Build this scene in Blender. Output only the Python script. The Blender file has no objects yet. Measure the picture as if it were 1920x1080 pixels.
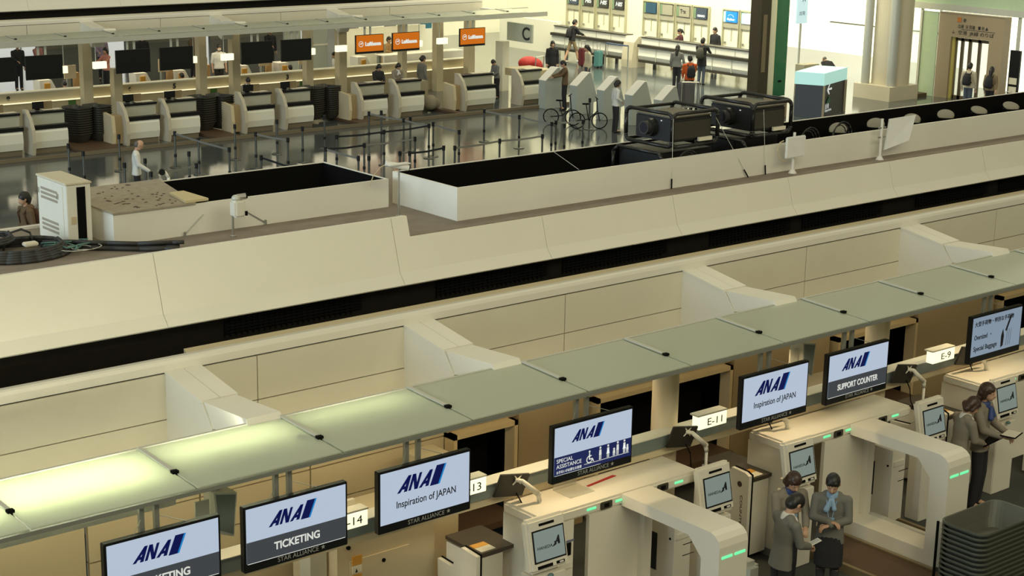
import bpy, bmesh, math, random
from mathutils import Vector, Matrix
random.seed(7)
sc = bpy.context.scene
C = sc.collection
PI = math.pi
# ------------------------------------------------------------------ camera
H = 8.1
cam = bpy.data.cameras.new('camera'); co = bpy.data.objects.new('camera', cam); C.objects.link(co)
cam.sensor_width = 36.0; cam.lens = 36.0*3137.72/1920; cam.clip_end = 400
yaw, pit, rol = 0.69442287, 0.2525509, 0.01801959
fw = Vector((math.sin(yaw)*math.cos(pit), math.cos(yaw)*math.cos(pit), -math.sin(pit)))
r0 = Vector((math.cos(yaw), -math.sin(yaw), 0)); u0 = r0.cross(fw)
rt = r0*math.cos(rol)+u0*math.sin(rol); up = -r0*math.sin(rol)+u0*math.cos(rol)
M = Matrix((rt, up, -fw)).transposed().to_4x4(); M.translation = (0, 0, H)
co.matrix_world = M
sc.camera = co
# ------------------------------------------------------------------ view, world, lights
vs = sc.view_settings
vs.view_transform = 'Standard'; vs.look = 'None'; vs.exposure = -0.16; vs.gamma = 1.0; vs.use_curve_mapping = False
w = bpy.data.worlds.new('hall_daylight'); sc.world = w; w.use_nodes = True
nt = w.node_tree; nt.nodes.clear()
out = nt.nodes.new('ShaderNodeOutputWorld'); bg = nt.nodes.new('ShaderNodeBackground')
tc = nt.nodes.new('ShaderNodeTexCoord'); sx = nt.nodes.new('ShaderNodeSeparateXYZ')
ramp = nt.nodes.new('ShaderNodeMapRange'); ramp.inputs[1].default_value = -0.95; ramp.inputs[2].default_value = -0.35
mx = nt.nodes.new('ShaderNodeMix'); mx.data_type = 'RGBA'
mx.inputs[6].default_value = (1.05, 1.18, 1.12, 1)      # cooler daylight from the left end
mx.inputs[7].default_value = (1.0, 0.93, 0.66, 1)       # warm hall light
nt.links.new(tc.outputs['Generated'], sx.inputs[0]); nt.links.new(sx.outputs[0], ramp.inputs[0])
nt.links.new(ramp.outputs[0], mx.inputs[0]); nt.links.new(mx.outputs[2], bg.inputs[0])
bg.inputs[1].default_value = 0.33
nt.links.new(bg.outputs[0], out.inputs[0])
def area(name, loc, target, sx_, sy_, power, col):
    l = bpy.data.lights.new(name, 'AREA'); l.shape = 'RECTANGLE'; l.size = sx_; l.size_y = sy_; l.energy = power; l.color = col
    o = bpy.data.objects.new(name, l); C.objects.link(o); o.location = loc
    d = Vector(target)-Vector(loc); o.rotation_euler = d.to_track_quat('-Z', 'Y').to_euler()
    return o
WARM = (1, .93, .66)
area('ceiling_light_bank', (6, -8, 20), (14, 16, 3), 30, 6, 3500, WARM)
area('ceiling_light_bank', (26, 24, 22), (28, 34, 0), 34, 8, 2600, WARM)
area('end_glazing_daylight', (-22, 22, 9), (20, 20, 2), 30, 12, 8000, (.74, .90, 1))
area('soffit_light', (26, 49.6, 2.58), (26, 49.6, 0), 23, .6, 320, (1, .90, .62))  # added fill that brightens the space under the far canopy
area('canopy_light_row', (8.5, 13.35, 2.45), (8.5, 13.7, 0), 9, .25, 40, (1, .80, .48))  # added fill to lift the tan wall under the near canopy
area('canopy_light_row', (18, 13.35, 2.45), (18, 13.7, 0), 9, .25, 18, (1, .80, .48))  # weaker added fill for the right stretch of that wall
area('wall_wash_light', (44, 50, 9.5), (51, 50, 2), 22, 1.0, 2600, (1, .95, .66))  # added lamp that makes the cream end wall bright
area('lobby_daylight', (41, 44, 10), (47, 46, 0), 14, 3, 1500, (1, .95, .70))  # added fill for the white service counter fronts
# ------------------------------------------------------------------ materials
MATS = {}
def mat(name, col, rough=.6, metal=0, emit=None, es=1, var=.06, scale=8, spec=.5):
    if name in MATS: return MATS[name]
    m = bpy.data.materials.new(name); m.use_nodes = True
    n = m.node_tree.nodes; L = m.node_tree.links; b = n['Principled BSDF']
    b.inputs['Roughness'].default_value = rough; b.inputs['Metallic'].default_value = metal
    b.inputs['Specular IOR Level'].default_value = spec
    if var and not emit:
        nz = n.new('ShaderNodeTexNoise'); nz.inputs['Scale'].default_value = scale; nz.inputs['Detail'].default_value = 4
        t = n.new('ShaderNodeTexCoord'); L.new(t.outputs['Object'], nz.inputs['Vector'])
        r = n.new('ShaderNodeMapRange'); r.inputs[3].default_value = 1-var; r.inputs[4].default_value = 1+var
        L.new(nz.outputs[0], r.inputs[0])
        h = n.new('ShaderNodeHueSaturation'); h.inputs['Color'].default_value = (*col, 1)
        L.new(r.outputs[0], h.inputs['Value']); L.new(h.outputs[0], b.inputs['Base Color'])
    else:
        b.inputs['Base Color'].default_value = (*col, 1)
    if emit:
        b.inputs['Emission Color'].default_value = (*emit, 1); b.inputs['Emission Strength'].default_value = es
    MATS[name] = m
    return m
WHITE = mat('white_panel', (.78, .76, .68), .5, var=.03)
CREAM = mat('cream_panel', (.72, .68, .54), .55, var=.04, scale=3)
FASC = mat('fascia_panel', (.80, .77, .66), .5, var=.03, scale=2)
GRIME = mat('dusty_gutter', (.24, .20, .155), .9, var=.25, scale=6)
LIDM = mat('dusty_board', (.34, .295, .22), .9, var=.3, scale=14)
BLACK = mat('matte_black', (.005, .005, .0045), .9, var=.1, spec=.1)
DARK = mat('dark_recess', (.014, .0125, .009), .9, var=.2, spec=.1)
BEZ = mat('monitor_black', (.007, .0075, .008), .4, var=0, spec=.3)
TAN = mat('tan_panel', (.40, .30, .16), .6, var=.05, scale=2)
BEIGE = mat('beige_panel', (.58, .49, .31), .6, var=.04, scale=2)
BROWN = mat('brown_belt', (.095, .055, .028), .6, var=.15, scale=20)
GREYM = mat('grey_metal', (.30, .31, .27), .4, metal=.4, var=.05)
SLATE = mat('slate_beam', (.15, .18, .17), .5, var=.06)
LGREY = mat('light_grey_metal', (.55, .55, .47), .45, metal=.2, var=.04)
STEEL = mat('brushed_steel', (.6, .6, .55), .3, metal=1, var=.05)
POST = mat('stanchion_post', (.10, .105, .095), .35, metal=.6, var=.05)
BELTG = mat('grey_belt', (.20, .20, .18), .7)
BELTN = mat('navy_belt', (.008, .010, .016), .7)
BOXM = mat('roof_box_white', (.80, .78, .69), .5, var=.05, scale=1.5)
TRAY = mat('tray_plastic', (.085, .088, .065), .5, var=.05)
TRAYD = mat('dark_tray_plastic', (.038, .036, .027), .5, var=.1)
GATE = mat('gate_white', (.74, .70, .59), .35, var=.02)
SCRW = mat('screen_white', (.1, .1, .1), .3, emit=(.45, .54, .68), es=1.0)
SCRG = mat('screen_grey', (.05, .05, .05), .3, emit=(.030, .038, .050), es=1.0)
NAVYE = mat('screen_navy', (.01, .01, .02), .3, emit=(.006, .014, .085), es=1.0)
NAVY = mat('logo_navy', (.002, .003, .02), .3, emit=(.0022, .005, .07), es=1.0)
SKYB = mat('logo_light_blue', (.01, .1, .3), .3, emit=(.01, .19, .50), es=1.0)
INK = mat('ink_dark', (.01, .012, .02), .5, var=0)
LETW = mat('letter_white', (.5, .5, .5), .4, emit=(.50, .53, .52), es=1.0)
LETG = mat('letter_grey', (.35, .35, .33), .4, var=0)
HAN = mat('kiosk_screen', (.1, .1, .1), .25, emit=(.16, .21, .19), es=1.0)
NUML = mat('number_light', (.8, .8, .7), .4, emit=(1, .95, .62), es=1.15)
GREENL = mat('green_light', (.1, .6, .3), .4, emit=(.16, .85, .38), es=1.0)
ORNG = mat('screen_orange', (.2, .05, 0), .3, emit=(.52, .125, .004), es=1.0)
YEL = mat('orange_label', (.60, .30, .04), .6)
PAPER = mat('paper', (.75, .70, .55), .8)
PAPT = mat('tan_paper', (.55, .45, .29), .8)
GREENS = mat('green_notice', (.05, .13, .025), .6)
RED = mat('red_cloth', (.45, .02, .015), .6)
WINL = mat('window_glow', (.9, .9, .8), .5, emit=(1, .97, .72), es=1.25)
WINC = mat('window_cool', (.9, .9, .9), .5, emit=(.92, .95, .88), es=1.0)
CYAN = mat('lit_acrylic', (.4, .7, .7), .4, emit=(.30, .50, .45), es=.9)
def glassy(name, col, rough=.15, fac=.35, trans=.25):
    m = bpy.data.materials.new(name); m.use_nodes = True; n = m.node_tree.nodes; L = m.node_tree.links; n.clear()
    o = n.new('ShaderNodeOutputMaterial'); d = n.new('ShaderNodeBsdfDiffuse'); t = n.new('ShaderNodeBsdfTranslucent'); g = n.new('ShaderNodeBsdfGlossy')
    d.inputs[0].default_value = (*col, 1); t.inputs[0].default_value = (*col, 1); g.inputs[0].default_value = (1, 1, 1, 1); g.inputs['Roughness'].default_value = rough
    a = n.new('ShaderNodeMixShader'); a.inputs[0].default_value = trans; L.new(d.outputs[0], a.inputs[1]); L.new(t.outputs[0], a.inputs[2])
    fr = n.new('ShaderNodeFresnel'); fr.inputs[0].default_value = 1.5
    b = n.new('ShaderNodeMixShader'); L.new(fr.outputs[0], b.inputs[0]); L.new(a.outputs[0], b.inputs[1]); L.new(g.outputs[0], b.inputs[2]); L.new(b.outputs[0], o.inputs[0])
    MATS[name] = m; return m
FROST = glassy('frosted_glass', (.72, .77, .62), .22, trans=.5)
def clear(name, col, a=.25):
    m = mat(name, col, .05, var=0); m.node_tree.nodes['Principled BSDF'].inputs['Alpha'].default_value = a; return m
GLASS = clear('clear_glass', (.5, .6, .5), .22)
GREENG = mat('green_glass', (.02, .16, .075), .12, var=.1, scale=.6)
# tiled hall floor
def floor_mat(name, c1, c2, rough, tile):
    m = bpy.data.materials.new(name); m.use_nodes = True; n = m.node_tree.nodes; L = m.node_tree.links; b = n['Principled BSDF']
    t = n.new('ShaderNodeTexCoord'); br = n.new('ShaderNodeTexBrick'); br.offset = 0
    br.inputs['Scale'].default_value = 1; br.inputs['Brick Width'].default_value = tile; br.inputs['Row Height'].default_value = tile
    br.inputs['Mortar Size'].default_value = .006
    br.inputs['Color1'].default_value = (*c1, 1); br.inputs['Color2'].default_value = (*c2, 1); br.inputs['Mortar'].default_value = (c1[0]*.6, c1[1]*.6, c1[2]*.6, 1)
    L.new(t.outputs['Object'], br.inputs[0]); L.new(br.outputs[0], b.inputs['Base Color'])
    nz = n.new('ShaderNodeTexNoise'); nz.inputs['Scale'].default_value = 1.4; r = n.new('ShaderNodeMapRange')
    r.inputs[3].default_value = rough*.8; r.inputs[4].default_value = rough*1.3
    L.new(t.outputs['Object'], nz.inputs['Vector']); L.new(nz.outputs[0], r.inputs[0]); L.new(r.outputs[0], b.inputs['Roughness'])
    b.inputs['Specular IOR Level'].default_value = .8
    return m
FLOORT = floor_mat('polished_tile', (.085, .098, .098), (.075, .088, .09), .12, .9)
CARPET = mat('dark_carpet', (.055, .058, .050), .85, var=.25, scale=60)
# ------------------------------------------------------------------ mesh helpers
def rootM(o):
    while o.parent: o = o.parent
    return Matrix.Translation(o.location) @ o.rotation_euler.to_matrix().to_4x4()
class MB:
    def __init__(s): s.bm = bmesh.new()
    def box(s, x0, x1, y0, y1, z0, z1, bev=0):
        v = [s.bm.verts.new(p) for p in ((x0,y0,z0),(x1,y0,z0),(x1,y1,z0),(x0,y1,z0),(x0,y0,z1),(x1,y0,z1),(x1,y1,z1),(x0,y1,z1))]
        f = [s.bm.faces.new([v[i] for i in q]) for q in ((3,2,1,0),(4,5,6,7),(0,1,5,4),(1,2,6,5),(2,3,7,6),(3,0,4,7))]
        if bev: bmesh.ops.bevel(s.bm, geom=list({e for a in f for e in a.edges}), offset=bev, segments=2, affect='EDGES')
        return s
    def prism(s, poly, axis, a, b):
        n = len(poly)
        def pt(p, k):
            return {'x': (k, p[0], p[1]), 'y': (p[0], k, p[1]), 'z': (p[0], p[1], k)}[axis]
        A = [s.bm.verts.new(pt(p, a)) for p in poly]; B = [s.bm.verts.new(pt(p, b)) for p in poly]
        s.bm.faces.new(A); s.bm.faces.new(B[::-1])
        for i in range(n): s.bm.faces.new((A[i], B[i], B[(i+1) % n], A[(i+1) % n]))
        return s
    def hull(s, pts, faces):
        v = [s.bm.verts.new(p) for p in pts]
        for f in faces: s.bm.faces.new([v[i] for i in f])
        return s
    def cyl(s, p0, p1, r0, r1=None, n=14):
        r1 = r0 if r1 is None else r1; p0 = Vector(p0); p1 = Vector(p1); d = p1-p0
        q = d.to_track_quat('Z', 'Y').to_matrix()
        A = []; B = []
        for i in range(n):
            c = Vector((math.cos(2*PI*i/n), math.sin(2*PI*i/n), 0))
            A.append(s.bm.verts.new(p0+q@(c*r0))); B.append(s.bm.verts.new(p1+q@(c*r1)))
        s.bm.faces.new(A[::-1]); s.bm.faces.new(B)
        for i in range(n): s.bm.faces.new((A[i], A[(i+1) % n], B[(i+1) % n], B[i]))
        return s
    def sph(s, c, r, rot=None, u=14, v=9):
        if not hasattr(r, '__len__'): r = (r, r, r)
        m = Matrix.Translation(c) @ (rot.to_4x4() if rot else Matrix()) @ Matrix.Diagonal((*r, 1))
        bmesh.ops.create_uvsphere(s.bm, u_segments=u, v_segments=v, radius=1, matrix=m); return s
    def cap(s, p0, p1, r0, r1, n=12):
        s.cyl(p0, p1, r0, r1, n); s.sph(p0, r0, u=n, v=8); s.sph(p1, r1, u=n, v=8); return s
    def tube(s, pts, r, n=8):
        for a, b in zip(pts[:-1], pts[1:]): s.cyl(a, b, r, r, n)
        for a in pts[1:-1]: s.sph(a, r, u=n, v=6)
        return s
    def loft(s, rings, n=18):
        R = []
        for c, rx, ry, m in rings:
            R.append([s.bm.verts.new(Vector(c)+(m@Vector((rx*math.cos(2*PI*i/n), ry*math.sin(2*PI*i/n), 0)))) for i in range(n)])
        s.bm.faces.new(R[0][::-1]); s.bm.faces.new(R[-1])
        for A, B in zip(R[:-1], R[1:]):
            for i in range(n): s.bm.faces.new((A[i], A[(i+1) % n], B[(i+1) % n], B[i]))
        return s
    def build(s, name, m, parent=None, world=True, smooth=False, voxel=0, relax=2):
        bmesh.ops.recalc_face_normals(s.bm, faces=s.bm.faces)
        if world and parent: s.bm.transform(rootM(parent).inverted())
        me = bpy.data.meshes.new(name); s.bm.to_mesh(me); s.bm.free()
        if voxel:
            t = bpy.data.objects.new('tmp', me); C.objects.link(t)
            a = t.modifiers.new('r', 'REMESH'); a.mode = 'VOXEL'; a.voxel_size = voxel
            if relax: b = t.modifiers.new('s', 'SMOOTH'); b.iterations = relax; b.factor = .5
            bpy.context.view_layer.update()
            me2 = bpy.data.meshes.new_from_object(t.evaluated_get(bpy.context.evaluated_depsgraph_get()))
            bpy.data.objects.remove(t); bpy.data.meshes.remove(me); me = me2; me.name = name; smooth = True
        me.materials.clear(); me.materials.append(m)
        if smooth: me.polygons.foreach_set('use_smooth', [True]*len(me.polygons))
        o = bpy.data.objects.new(name, me); C.objects.link(o)
        if parent: o.parent = parent
        return o
def tag(o, label=None, cat=None, group=None, kind=None):
    for k, v in (('label', label), ('category', cat), ('group', group), ('kind', kind)):
        if v: o[k] = v
    return o
def thing(name, label, cat, loc=(0, 0, 0), rz=0, group=None):
    o = bpy.data.objects.new(name, None); C.objects.link(o); o.location = loc; o.rotation_euler = (0, 0, rz); o.empty_display_size = .1
    return tag(o, label, cat, group)
def struct(name, mb, m, label=None, cat=None):
    return tag(mb.build(name, m), label, cat, None, 'structure')
def one(name, mb, m, label, cat, group=None, **k):
    return tag(mb.build(name, m, **k), label, cat, group)
def dup(root, loc, label=None, rz=None, group=None):
    r = root.copy(); C.objects.link(r); r.location = loc
    if rz is not None: r.rotation_euler = (0, 0, rz)
    if label: r['label'] = label
    if group: r['group'] = group
    def rec(src, dst):
        for ch in [c for c in bpy.data.objects if c.parent == src]:
            c2 = ch.copy(); C.objects.link(c2); c2.parent = dst; rec(ch, c2)
    rec(root, r)
    return r
def text(s, m, parent, loc, width=None, size=.1, shear=0, bold=0, rot=(PI/2, 0, 0), world=True, name='lettering', center=False, align='LEFT', ydir=None):
    cu = bpy.data.curves.new('t', 'FONT'); cu.body = s; cu.size = size; cu.shear = shear; cu.offset = bold; cu.extrude = .0012
    cu.align_x = 'CENTER' if center else align
    o = bpy.data.objects.new('t', cu); C.objects.link(o); bpy.context.view_layer.update()
    me = bpy.data.meshes.new_from_object(o.evaluated_get(bpy.context.evaluated_depsgraph_get()))
    bpy.data.objects.remove(o); bpy.data.curves.remove(cu)
    xs = [v.co.x for v in me.vertices]
    sxx = width/(max(xs)-min(xs)) if width else 1
    T = Matrix.Translation(loc) @ (Matrix.Rotation(rot[2], 4, 'Z') @ Matrix.Rotation(rot[1], 4, 'Y') @ Matrix.Rotation(rot[0], 4, 'X')) @ Matrix.Diagonal((sxx, 1, 1, 1))
    if world: T = rootM(parent).inverted() @ T
    me.transform(T); me.materials.clear(); me.materials.append(m); me.name = name
    q = bpy.data.objects.new(name, me); C.objects.link(q); q.parent = parent
    return q
# ================================================================== SETTING
X0, X1 = 1.0, 30.0
struct('floor', MB().box(-14, 96, 14.9, 110, -.12, 0), FLOORT)
struct('floor', MB().box(-14, 60, -14, 14.9, -.12, 0.004), CARPET)
def island(dy, x0, x1, near):
    def Y(p): return [(a+dy, b) for a, b in p]
    n = 'near' if near else 'far'
    zb = 0 if near else 2.62
    # panelled wall face under the coping
    m = MB(); seams = [1.6+2.2*i for i in range(1, 16)]
    if near:
        jx = [-2.2, 2.0, 4.4, 8.7, 13.0, 17.4, 21.8, 26.2, 30.0]
        for a, b in zip(jx[:-1], jx[1:]):
            m.box(a+.006, b-.006, 14.6, 14.66, 2.506, 2.982); 
            m.box(a+.006, b-.006, 14.6, 14.66, 2.0, 2.494)
    else:
        jx = [x0+4.4*i for i in range(int((x1-x0)/4.4)+1)]+[x1]
        for a, b in zip(jx[:-1], jx[1:]): m.box(a+.008, b-.008, 14.6+dy, 14.68+dy, 2.62, 2.985)
    struct('wall_'+n+'_island', m, CREAM)
    struct('trim_1' if near else 'trim_11', MB().box(x0, x1, 14.63+dy, 14.9+dy, 2.2 if near else 2.64, 3.03), DARK)
    # coping with rounded front
    m = MB().prism(Y([(14.598, 3.0), (14.598, 3.08), (14.61, 3.115), (14.64, 3.13), (14.70, 3.13), (14.70, 3.0)]), 'x', x0, x1)
    struct('trim_2' if near else 'trim_12', m, FASC)
    struct('trim_3' if near else 'trim_13', MB().prism(Y([(14.70, 3.05), (14.70, 3.132), (14.755, 3.16), (14.755, 3.05)]), 'x', (7.93 if near else x0), x1), BEIGE if near else CREAM)
    # dark recess behind, with louvre grilles
    struct('trim_4' if near else 'trim_14', MB().box(x0, x1, 15.02+dy, 15.1+dy, 3.0, 3.62), DARK)
    if near:
        for i, (a, b) in enumerate([(8.55, 10.3), (11.35, 13.05), (13.3, 15.1), (15.9, 17.5), (17.75, 19.5), (20.3, 22.1), (22.4, 24.2), (24.6, 26.4)]):
            m = MB()
            for k in range(9): m.box(a, b, 14.985, 15.015, 3.16+k*.036, 3.172+k*.036)
            for k in range(int((b-a)/.07)): m.box(a+k*.07, a+k*.07+.012, 14.99, 15.01, 3.12, 3.48)
            struct('trim_%d' % (30+i), m, BLACK)
    # sloping fascia panels
    zt, yt = 4.12, 15.08
    seam = [7.79, 10.76, 12.95, 15.17, 17.4, 19.6, 21.86, 24.1, 26.3, 28.5] if near else [x0+3*i for i in range(1, int((x1-x0)/3)+1)]
    prof_l = [(14.80, 3.40), (14.90, 3.52), (15.08, 4.12), (15.13, 4.12), (14.95, 3.50), (14.86, 3.37)]
    prof_r = [(14.80, 3.40), (14.90, 3.52), (15.01, 3.89), (15.06, 3.89), (14.95, 3.50), (14.86, 3.37)]
    m = MB(); xs = [x0]+[s for s in seam if x0 < s < x1]+[x1]
    for a, b in zip(xs[:-1], xs[1:]):
        if near and a < 10.9 and b > 11:
            m.prism(Y(prof_l), 'x', a+.003, 10.98); m.prism(Y(prof_r), 'x', 10.98, b-.003)
        else:
            m.prism(Y(prof_r if (near and a > 10.9) else prof_l), 'x', a+.003, b-.003)
    struct('trim_5' if near else 'trim_15', m, FASC)
    struct('trim_6' if near else 'trim_16', MB().prism(Y([(14.965, 3.5), (15.1, 3.85), (15.2, 3.85), (15.2, 3.4)]), 'x', x0, x1), BEIGE)
    # roof gutter platform
    struct('ceiling_'+n+'_island', MB().box(x0, x1, 15.03+dy, 18.0+dy, 3.78, 3.9), GRIME)
    struct('trim_7' if near else 'trim_17', MB().box(x0, (8.0 if near else x1), 17.78+dy, 17.84+dy, 3.5, 3.93), FASC)
    struct('wall_back_of_'+n+'_island', MB().box(x0, x1, 17.9+dy, 18.0+dy, zb, 3.78), CREAM)
    # cantilever brackets
    bx = [3.2, 7.63, 10.6, 15.0, 19.45, 23.9] if near else [x0+1.6+4.45*i for i in range(int((x1-x0)/4.45))]
    tb = thing('canopy_bracket', 'white wedge-shaped canopy bracket on the panelled wall, %s' % ('first' if near else 'far island, leftmost'), 'bracket', (bx[0], 14.6+dy, 2.9), group='white canopy brackets, '+n+' island')
    x = bx[0]
    m = MB().prism(Y([(14.6, 3.005), (13.87, 2.885), (13.68, 2.65), (13.9, 2.3), (14.6, 1.75 if near else 2.62)]), 'x', x, x+.40); 
    m.prism(Y([(14.6, 3.012), (13.87, 2.895), (13.87, 2.865), (14.6, 2.985)]), 'x', x-.008, x+.20)
    m.prism(Y([(14.6, 3.012), (13.87, 2.895), (13.87, 2.865), (14.6, 2.985)]), 'x', x+.208, x+.408)
    m.build('horn', FASC, tb)
    m = MB().prism(Y([(13.85, 2.885), (13.05, 2.93), (12.95, 2.80), (13.68, 2.655)]), 'x', x+.012, x+.388)
    m.build('arm', FASC, tb)
    nm = ['at the far left edge', 'above the leftmost bright glass panels', 'where the bright glass turns green', 'above the third grey ribs', 'near the right edge', 'outside right'] if near else None
    for i, x in enumerate(bx[1:]):
        dup(tb, (x, 14.6+dy, 2.9), 'white wedge-shaped canopy bracket on the panelled wall, '+(nm[i+1] if near else 'far island, '+['second', 'third', 'fourth', 'fifth', 'sixth'][i]+' from the left'))
    # glass canopy: one thing, its panes, ribs and clips are parts
    p0 = 6.53-4*1.497 if near else x0
    last = (26 if near else x1); k = 0; x = p0
    t = thing('glass_canopy', 'long frosted glass canopy with grey ribs over the %s' % ('airline sign monitors in front' if near else 'far check-in desks'), 'canopy', (p0, 12+dy, 2.8))
    while x < last-.1:
        b = min(x+1.497, last)
        MB().prism([(12.0+dy, 2.818), (12.0+dy, 2.83), (13.03+dy, 2.878), (13.03+dy, 2.866)], 'x', x+.012, b-.012).build('glass_pane', FROST, t)
        MB().prism([(12.42+dy, 2.862), (12.42+dy, 2.875), (13.03+dy, 2.903), (13.03+dy, 2.885)], 'x', x-.03, x+.012).build('rib', LGREY, t)
        MB().prism([(12.03+dy, 2.78), (12.03+dy, 2.812), (13.03+dy, 2.86), (13.03+dy, 2.80)], 'x', x-.02, x+.02).build('bearer', GREYM, t)
        MB().box(x-.03, x+.03, 12.36+dy, 12.41+dy, 2.83, 2.872).build('clip', BLACK, t)
        x += 1.497; k += 1
    MB().box(p0, x, 13.04+dy, 13.07+dy, 2.855, 2.885).build('back_rail', LGREY, t)
    MB().box(p0, x, 11.985+dy, 12.03+dy, 2.775 if near else 2.66, 2.812).build('front_rail', GREYM if near else LGREY, t)
    return
island(0, X0, X1, True)
island(33.1, 12.0, 38.1, False)
struct('ceiling_under_far_island', MB().box(12, 38.1, 47.9, 51.2, 2.6, 2.66), CREAM)
struct('trim_18', MB().prism([(45.1, 2.70), (45.1, 2.80), (47.6, 2.80), (47.6, 2.62)], 'x', 37.9, 38.1), FASC)
# ---- lower wall of the near island, behind the counters
m = MB()
m.box(1, 6.68, 14.6, 14.66, 0, 1.99)
for a, b in ((6.72, 7.97), (7.99, 9.33), (9.35, 11.17)):
    for z0, z1 in ((0, .35), (.36, .76), (.77, 1.16), (1.17, 1.57), (1.58, 1.99)): m.box(a, b, 14.6, 14.66, z0, z1-.006)
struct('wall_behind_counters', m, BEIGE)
m = MB()
for a, b in ((12.22, 13.3), (15.95, 17.9), (19.9, 21.8), (23.9, 26)): m.box(a, b, 14.5, 14.66, 0, 2.0)
for a, b in ((11.18, 12.22), (13.3, 15.95), (17.9, 19.9), (21.8, 23.9)): m.box(a, b, 14.55, 14.66, 1.62, 2.0)
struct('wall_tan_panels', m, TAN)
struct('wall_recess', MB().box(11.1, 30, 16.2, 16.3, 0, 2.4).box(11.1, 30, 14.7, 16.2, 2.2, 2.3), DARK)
for i, (a, b) in enumerate(((11.18, 12.14), (13.42, 15.85), (18.0, 19.8), (21.9, 23.8))):
    t = thing('baggage_opening', ['tan-framed dark baggage opening left of the SPECIAL ASSISTANCE monitor', 'wide tan-framed dark baggage opening beside the first round column', 'tan-framed dark baggage opening behind the SUPPORT COUNTER monitor', 'tan-framed baggage opening behind the oversized baggage monitor'][i], 'baggage opening', (a, 14.5, 0), group='baggage openings in the back wall')
    MB().box(a, a+.05, 14.42, 14.6, 0, 1.62).box(b-.05, b, 14.42, 14.6, 0, 1.62).box(a, b, 14.42, 14.6, 1.56, 1.62).build('frame', mat('opening_frame', (.62, .48, .26), .5), t)
    MB().box(a+.08, b-.08, 14.9, 14.94, .55, 1.3).build('curtain', BLACK, t)
    MB().box(a+.05, b-.05, 14.3, 15.9, .38, .46).build('belt', BROWN, t)
for i, x in enumerate((13.16, 17.0)):
    one('round_column', MB().cyl((x, 13.0, 0), (x, 13.0, 2.80), .155, n=28), mat('column_paint', (.60, .50, .33), .5), 'round beige column under the canopy behind the %s gate' % ('first' if i == 0 else 'second'), 'column', 'round columns under the canopy', smooth=True)
# ---- right end of the hall
EW = mat('end_wall_cream', (.86, .84, .70), .5, var=.03, scale=1)
struct('wall_end', MB().box(51, 51.2, 45.2, 74, 0, 14), EW)
struct('wall_end_return', MB().box(42.5, 51, 62, 62.2, 0, 14), EW)
struct('window_1', MB().box(58, 58.1, 26, 54, 0, 16), WINL)
struct('wall_far', MB().box(29.2, 32.2, 66, 66.2, 0, 3.4).box(33.2, 36.6, 66, 66.2, 0, 3.4).box(37.3, 41.5, 66, 66.2, 0, 3.4), mat('far_shade', (.10, .09, .065), .8, var=.4, scale=.8))  # dark backdrop pieces standing in for the clutter beyond the far desks
struct('window_2', MB().box(16, 46, 72, 72.1, 0, 5), WINC)
m = MB()
for k in range(12): m.box(16+1.5*k, 16.06+1.5*k, 71.9, 71.98, 0, 5)
for z in (-.0, 1.2, 2.4, 3.6): m.box(16, 33, 71.9, 71.98, z, z+.08)
struct('trim_20', m, GREYM)
m = MB()
for y in (28, 31, 37.8, 40, 42.2, 44.4): m.box(57.8, 57.9, y, y+.06, 0, 12)
for z in (1.3, 3.2): m.box(57.8, 57.9, 26, 48, z, z+.05)
struct('trim_21', m, GREYM)
# ================================================================== ROOF ITEMS
t = thing('roof_box', 'white open-topped roof box with a dusty board over its left third', 'roof box', (8.05, 16.47, 3.9))
x0, x1, y0, y1, z0, z1 = 8.05, 11.72, 16.47, 17.9, 3.9, 4.25
MB().box(x0, x1, y0, y0+.03, z0, z1).box(x0, x1, y1-.03, y1, z0, z1).box(x0, x0+.03, y0+.03, y1-.03, z0, z1).box(x1-.03, x1, y0+.03, y1-.03, z0, z1).build('side_panel', BOXM, t)
MB().box(x0+.03, x1-.03, y0+.03, y0+.04, z0+.01, z1-.008).box(x0+.03, x1-.03, y1-.04, y1-.03, z0+.01, z1-.008).box(x0+.03, x0+.04, y0+.03, y1-.03, z0+.01, z1-.008).box(x1-.04, x1-.03, y0+.03, y1-.03, z0+.01, z1-.008).box(x0+.03, x1-.03, y0+.03, y1-.03, z0, z0+.02).build('lining', BLACK, t)
m = MB().prism([(8.03, 16.44), (9.05, 16.44), (9.38, 17.93), (8.03, 17.93)], 'z', 4.252, 4.27)
one('dusty_board', m, LIDM, 'dusty grey-brown board lying over the left end of the roof box', 'board')
one('wooden_plank', MB().prism([(8.93, 16.46), (9.22, 16.46), (9.2, 17.0), (9.02, 17.0)], 'z', 4.272, 4.30), mat('pale_wood', (.62, .52, .30), .7), 'short pale wooden plank at the board end beside the black opening', 'plank')
dbm = mat('debris', (.10, .08, .06), .9)
m = MB(); rnd = random.Random(3)
for i in range(46):
    x = rnd.uniform(8.1, 9.0); y = rnd.uniform(16.5, 17.8); a = rnd.uniform(.01, .05)
    m.prism([(x, y), (x+a, y+rnd.uniform(-.01, .02)), (x+a*.8, y+.025), (x+.004, y+.02)], 'z', 4.27, 4.276)
tag(m.build('dust_flakes', dbm), 'dark dust flakes scattered on the board', 'dust', kind='stuff')
t = thing('roof_box', 'long white open-topped roof box with black inside, holding projectors and lamps', 'roof box', (11.9, 15.33, 3.9))
x0, x1, y0, y1, z0, z1 = 11.9, 29.5, 15.33, 16.64, 3.9, 4.3
MB().box(x0, x1, y0, y0+.03, z0, z1).box(x0, x1, y1-.03, y1, z0, z1).box(x0, x0+.03, y0+.03, y1-.03, z0, z1).box(x1-.03, x1, y0+.03, y1-.03, z0, z1).build('side_panel', BOXM, t)
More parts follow.
